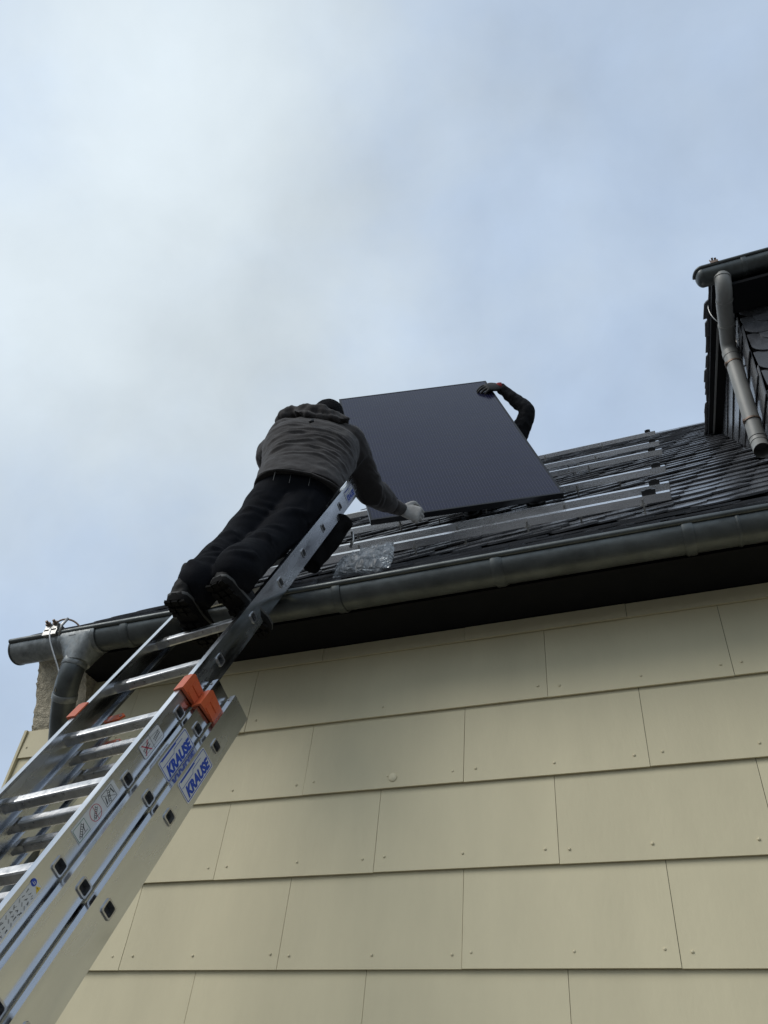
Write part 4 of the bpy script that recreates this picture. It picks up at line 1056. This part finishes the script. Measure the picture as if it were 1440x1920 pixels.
under(solid([torso(jt2, r2, f2), limb([(ls, .072), (ls.lerp(le, .5), .072), (le-V((0, 0, .02)), .060), (le.lerp(lcf, .3), .052), (le.lerp(lcf, .7), .045), (lcf, .038)]), limb([(rs_, .075), (re_, .06), (rw, .042)])], 'jacket', 'blackjk', None, .0085, 3, wrk), p2, PO2)
under(solid([torso([((-.60, 1.74, 5.56), .15, .12), ((-.54, 1.71, 5.62), .185, .15), ((-.50, 1.68, 5.68), .17, .13)], r2, f2)]+[limb([(a, .105), (a.lerp(b_, .5), .095), (b_, .085), (b_.lerp(c, .5), .078), (c, .070)]) for a, b_, c in ((lh, lk_, la), (rh_, rk_, ra))], 'trousers', 'trouser', None, .01, 3, wrk), p2, PO2)
bn2 = [[hc2+u2*h-f2*.004+r2*A*math.cos(q)+f2*B*math.sin(q) for q in [2*math.pi*j/20 for j in range(20)]] for h, A, B in ((.03, .086, .108), (.06, .085, .106), (.10, .065, .08), (.128, .03, .036), (.135, .008, .01))]
under(solid([bn2], 'beanie', 'beanie', None, .008, 3), p2, PO2)
for (x_, s0, s1) in ((-.39, 1.36, 1.08), (.06, 1.30, 1.02)):
    boot('boot', rp(x_, s0, .05)-PO2, rp(x_+.02, s1, .012)-PO2, nM, p2, tread=False)
gl_ = hand(lw, -axx*1.+axz*.22-axy*.25, -axz*.9-axx*.2, axy*.9, (.34, .36, .40, .46), .02, 1.2, .5)
under(solid(gl_, 'glove', 'bglove', None, .004, 2), p2, PO2)
dcf = (hx-lw).normalized(); q = MB(); q.tube([lw-dcf*.02, lw-dcf*.005, lw+dcf*.008, lw+dcf*.02], [.033, .0365, .0365, .033], 14); under(q.build('glove_cuff', 'red', None, True), p2, PO2)
q = MB(); k0 = lw+dcf*.075+axz*.030; q.tube([k0-axy*.005, k0+axy*.022, k0+axy*.034-axz*.012], .008, 8); under(q.build('glove_knuckle', 'red', None, True), p2, PO2)
under(solid(hand(rw, (axx*.8+axz*.2), axx*.2+axz*.8, axy*.9, (.5, .5, .5, .5)), 'glove', 'bglove', None, .005, 2), p2, PO2)

# ------------------------------------------------------------------ bag of fixings
BC = V((-.44, -.10, 3.512))
bag = empty('plastic_bag', 'clear plastic bag of screws and clips lying above the gutter', 'bag', BC)
bm = bmesh.new(); bmesh.ops.create_icosphere(bm, subdivisions=6, radius=1.)
for v in bm.verts:
    c = v.co.copy(); x = c.x*.118; y = c.y*.06; z = c.z*.112+.066
    pinch = 1-.25*max(0, c.z)
    x *= pinch*(1+.12*max(0, -c.z)); 
    x += .04*max(0, c.z)+.035*max(0, c.z)*c.x
    if c.z > .45 and c.x > .35: z += .16*(c.x-.35)*(c.z-.45)/.3; 
    if c.z < -.2: z = .03+(-.2*.085-.0)+(c.z+.2)*.05
    y += .9*max(0, z)*math.tan(R(20))
    p = V((x, y, z)); n_ = c.normalized()
    cr_ = .008*noise.noise(V((x*24, y*24, z*24)))+.012*max(0, 1-abs(noise.noise(V((x*22+4+z*14, y*22, z*34-x*10))))*3)**3+.002*noise.noise(V((x*70, y*70, z*90)))+.006*max(0, 1-abs(noise.noise(V((x*46+z*40, y*46, z*22-x*30))))*3)**3
    v.co = p+n_*cr_
me = bpy.data.meshes.new('film'); bm.to_mesh(me); bm.free()
for p in me.polygons: p.use_smooth = True
fo = link('film', me, 'film', bag)
cont = MB(); wht = MB(); random.seed(5)
for i in range(130):
    a = random.uniform(-.10, .085); h = random.uniform(.008, .10)*(1-abs(a)/.16); b_ = random.uniform(-.03, .03)+h*.36
    d = V((random.uniform(.6, 1), random.uniform(-.4, .4), random.uniform(-.5, .1))).normalized(); c = V((a, b_, h))
    (cont if i % 4 else wht).tube([c-d*.024, c+d*.024], random.uniform(.006, .011), 6)
    if i % 5 == 0: wht.tube([c+d*.022, c+d*.026], .008, 8)
co = cont.build('black_fixings', 'blackp', bag); co['kind'] = 'stuff'
co = wht.build('steel_screws', 'steel', bag); co['kind'] = 'stuff'

scn.render.engine = 'CYCLES'
scn.render.resolution_x = 768; scn.render.resolution_y = 1024
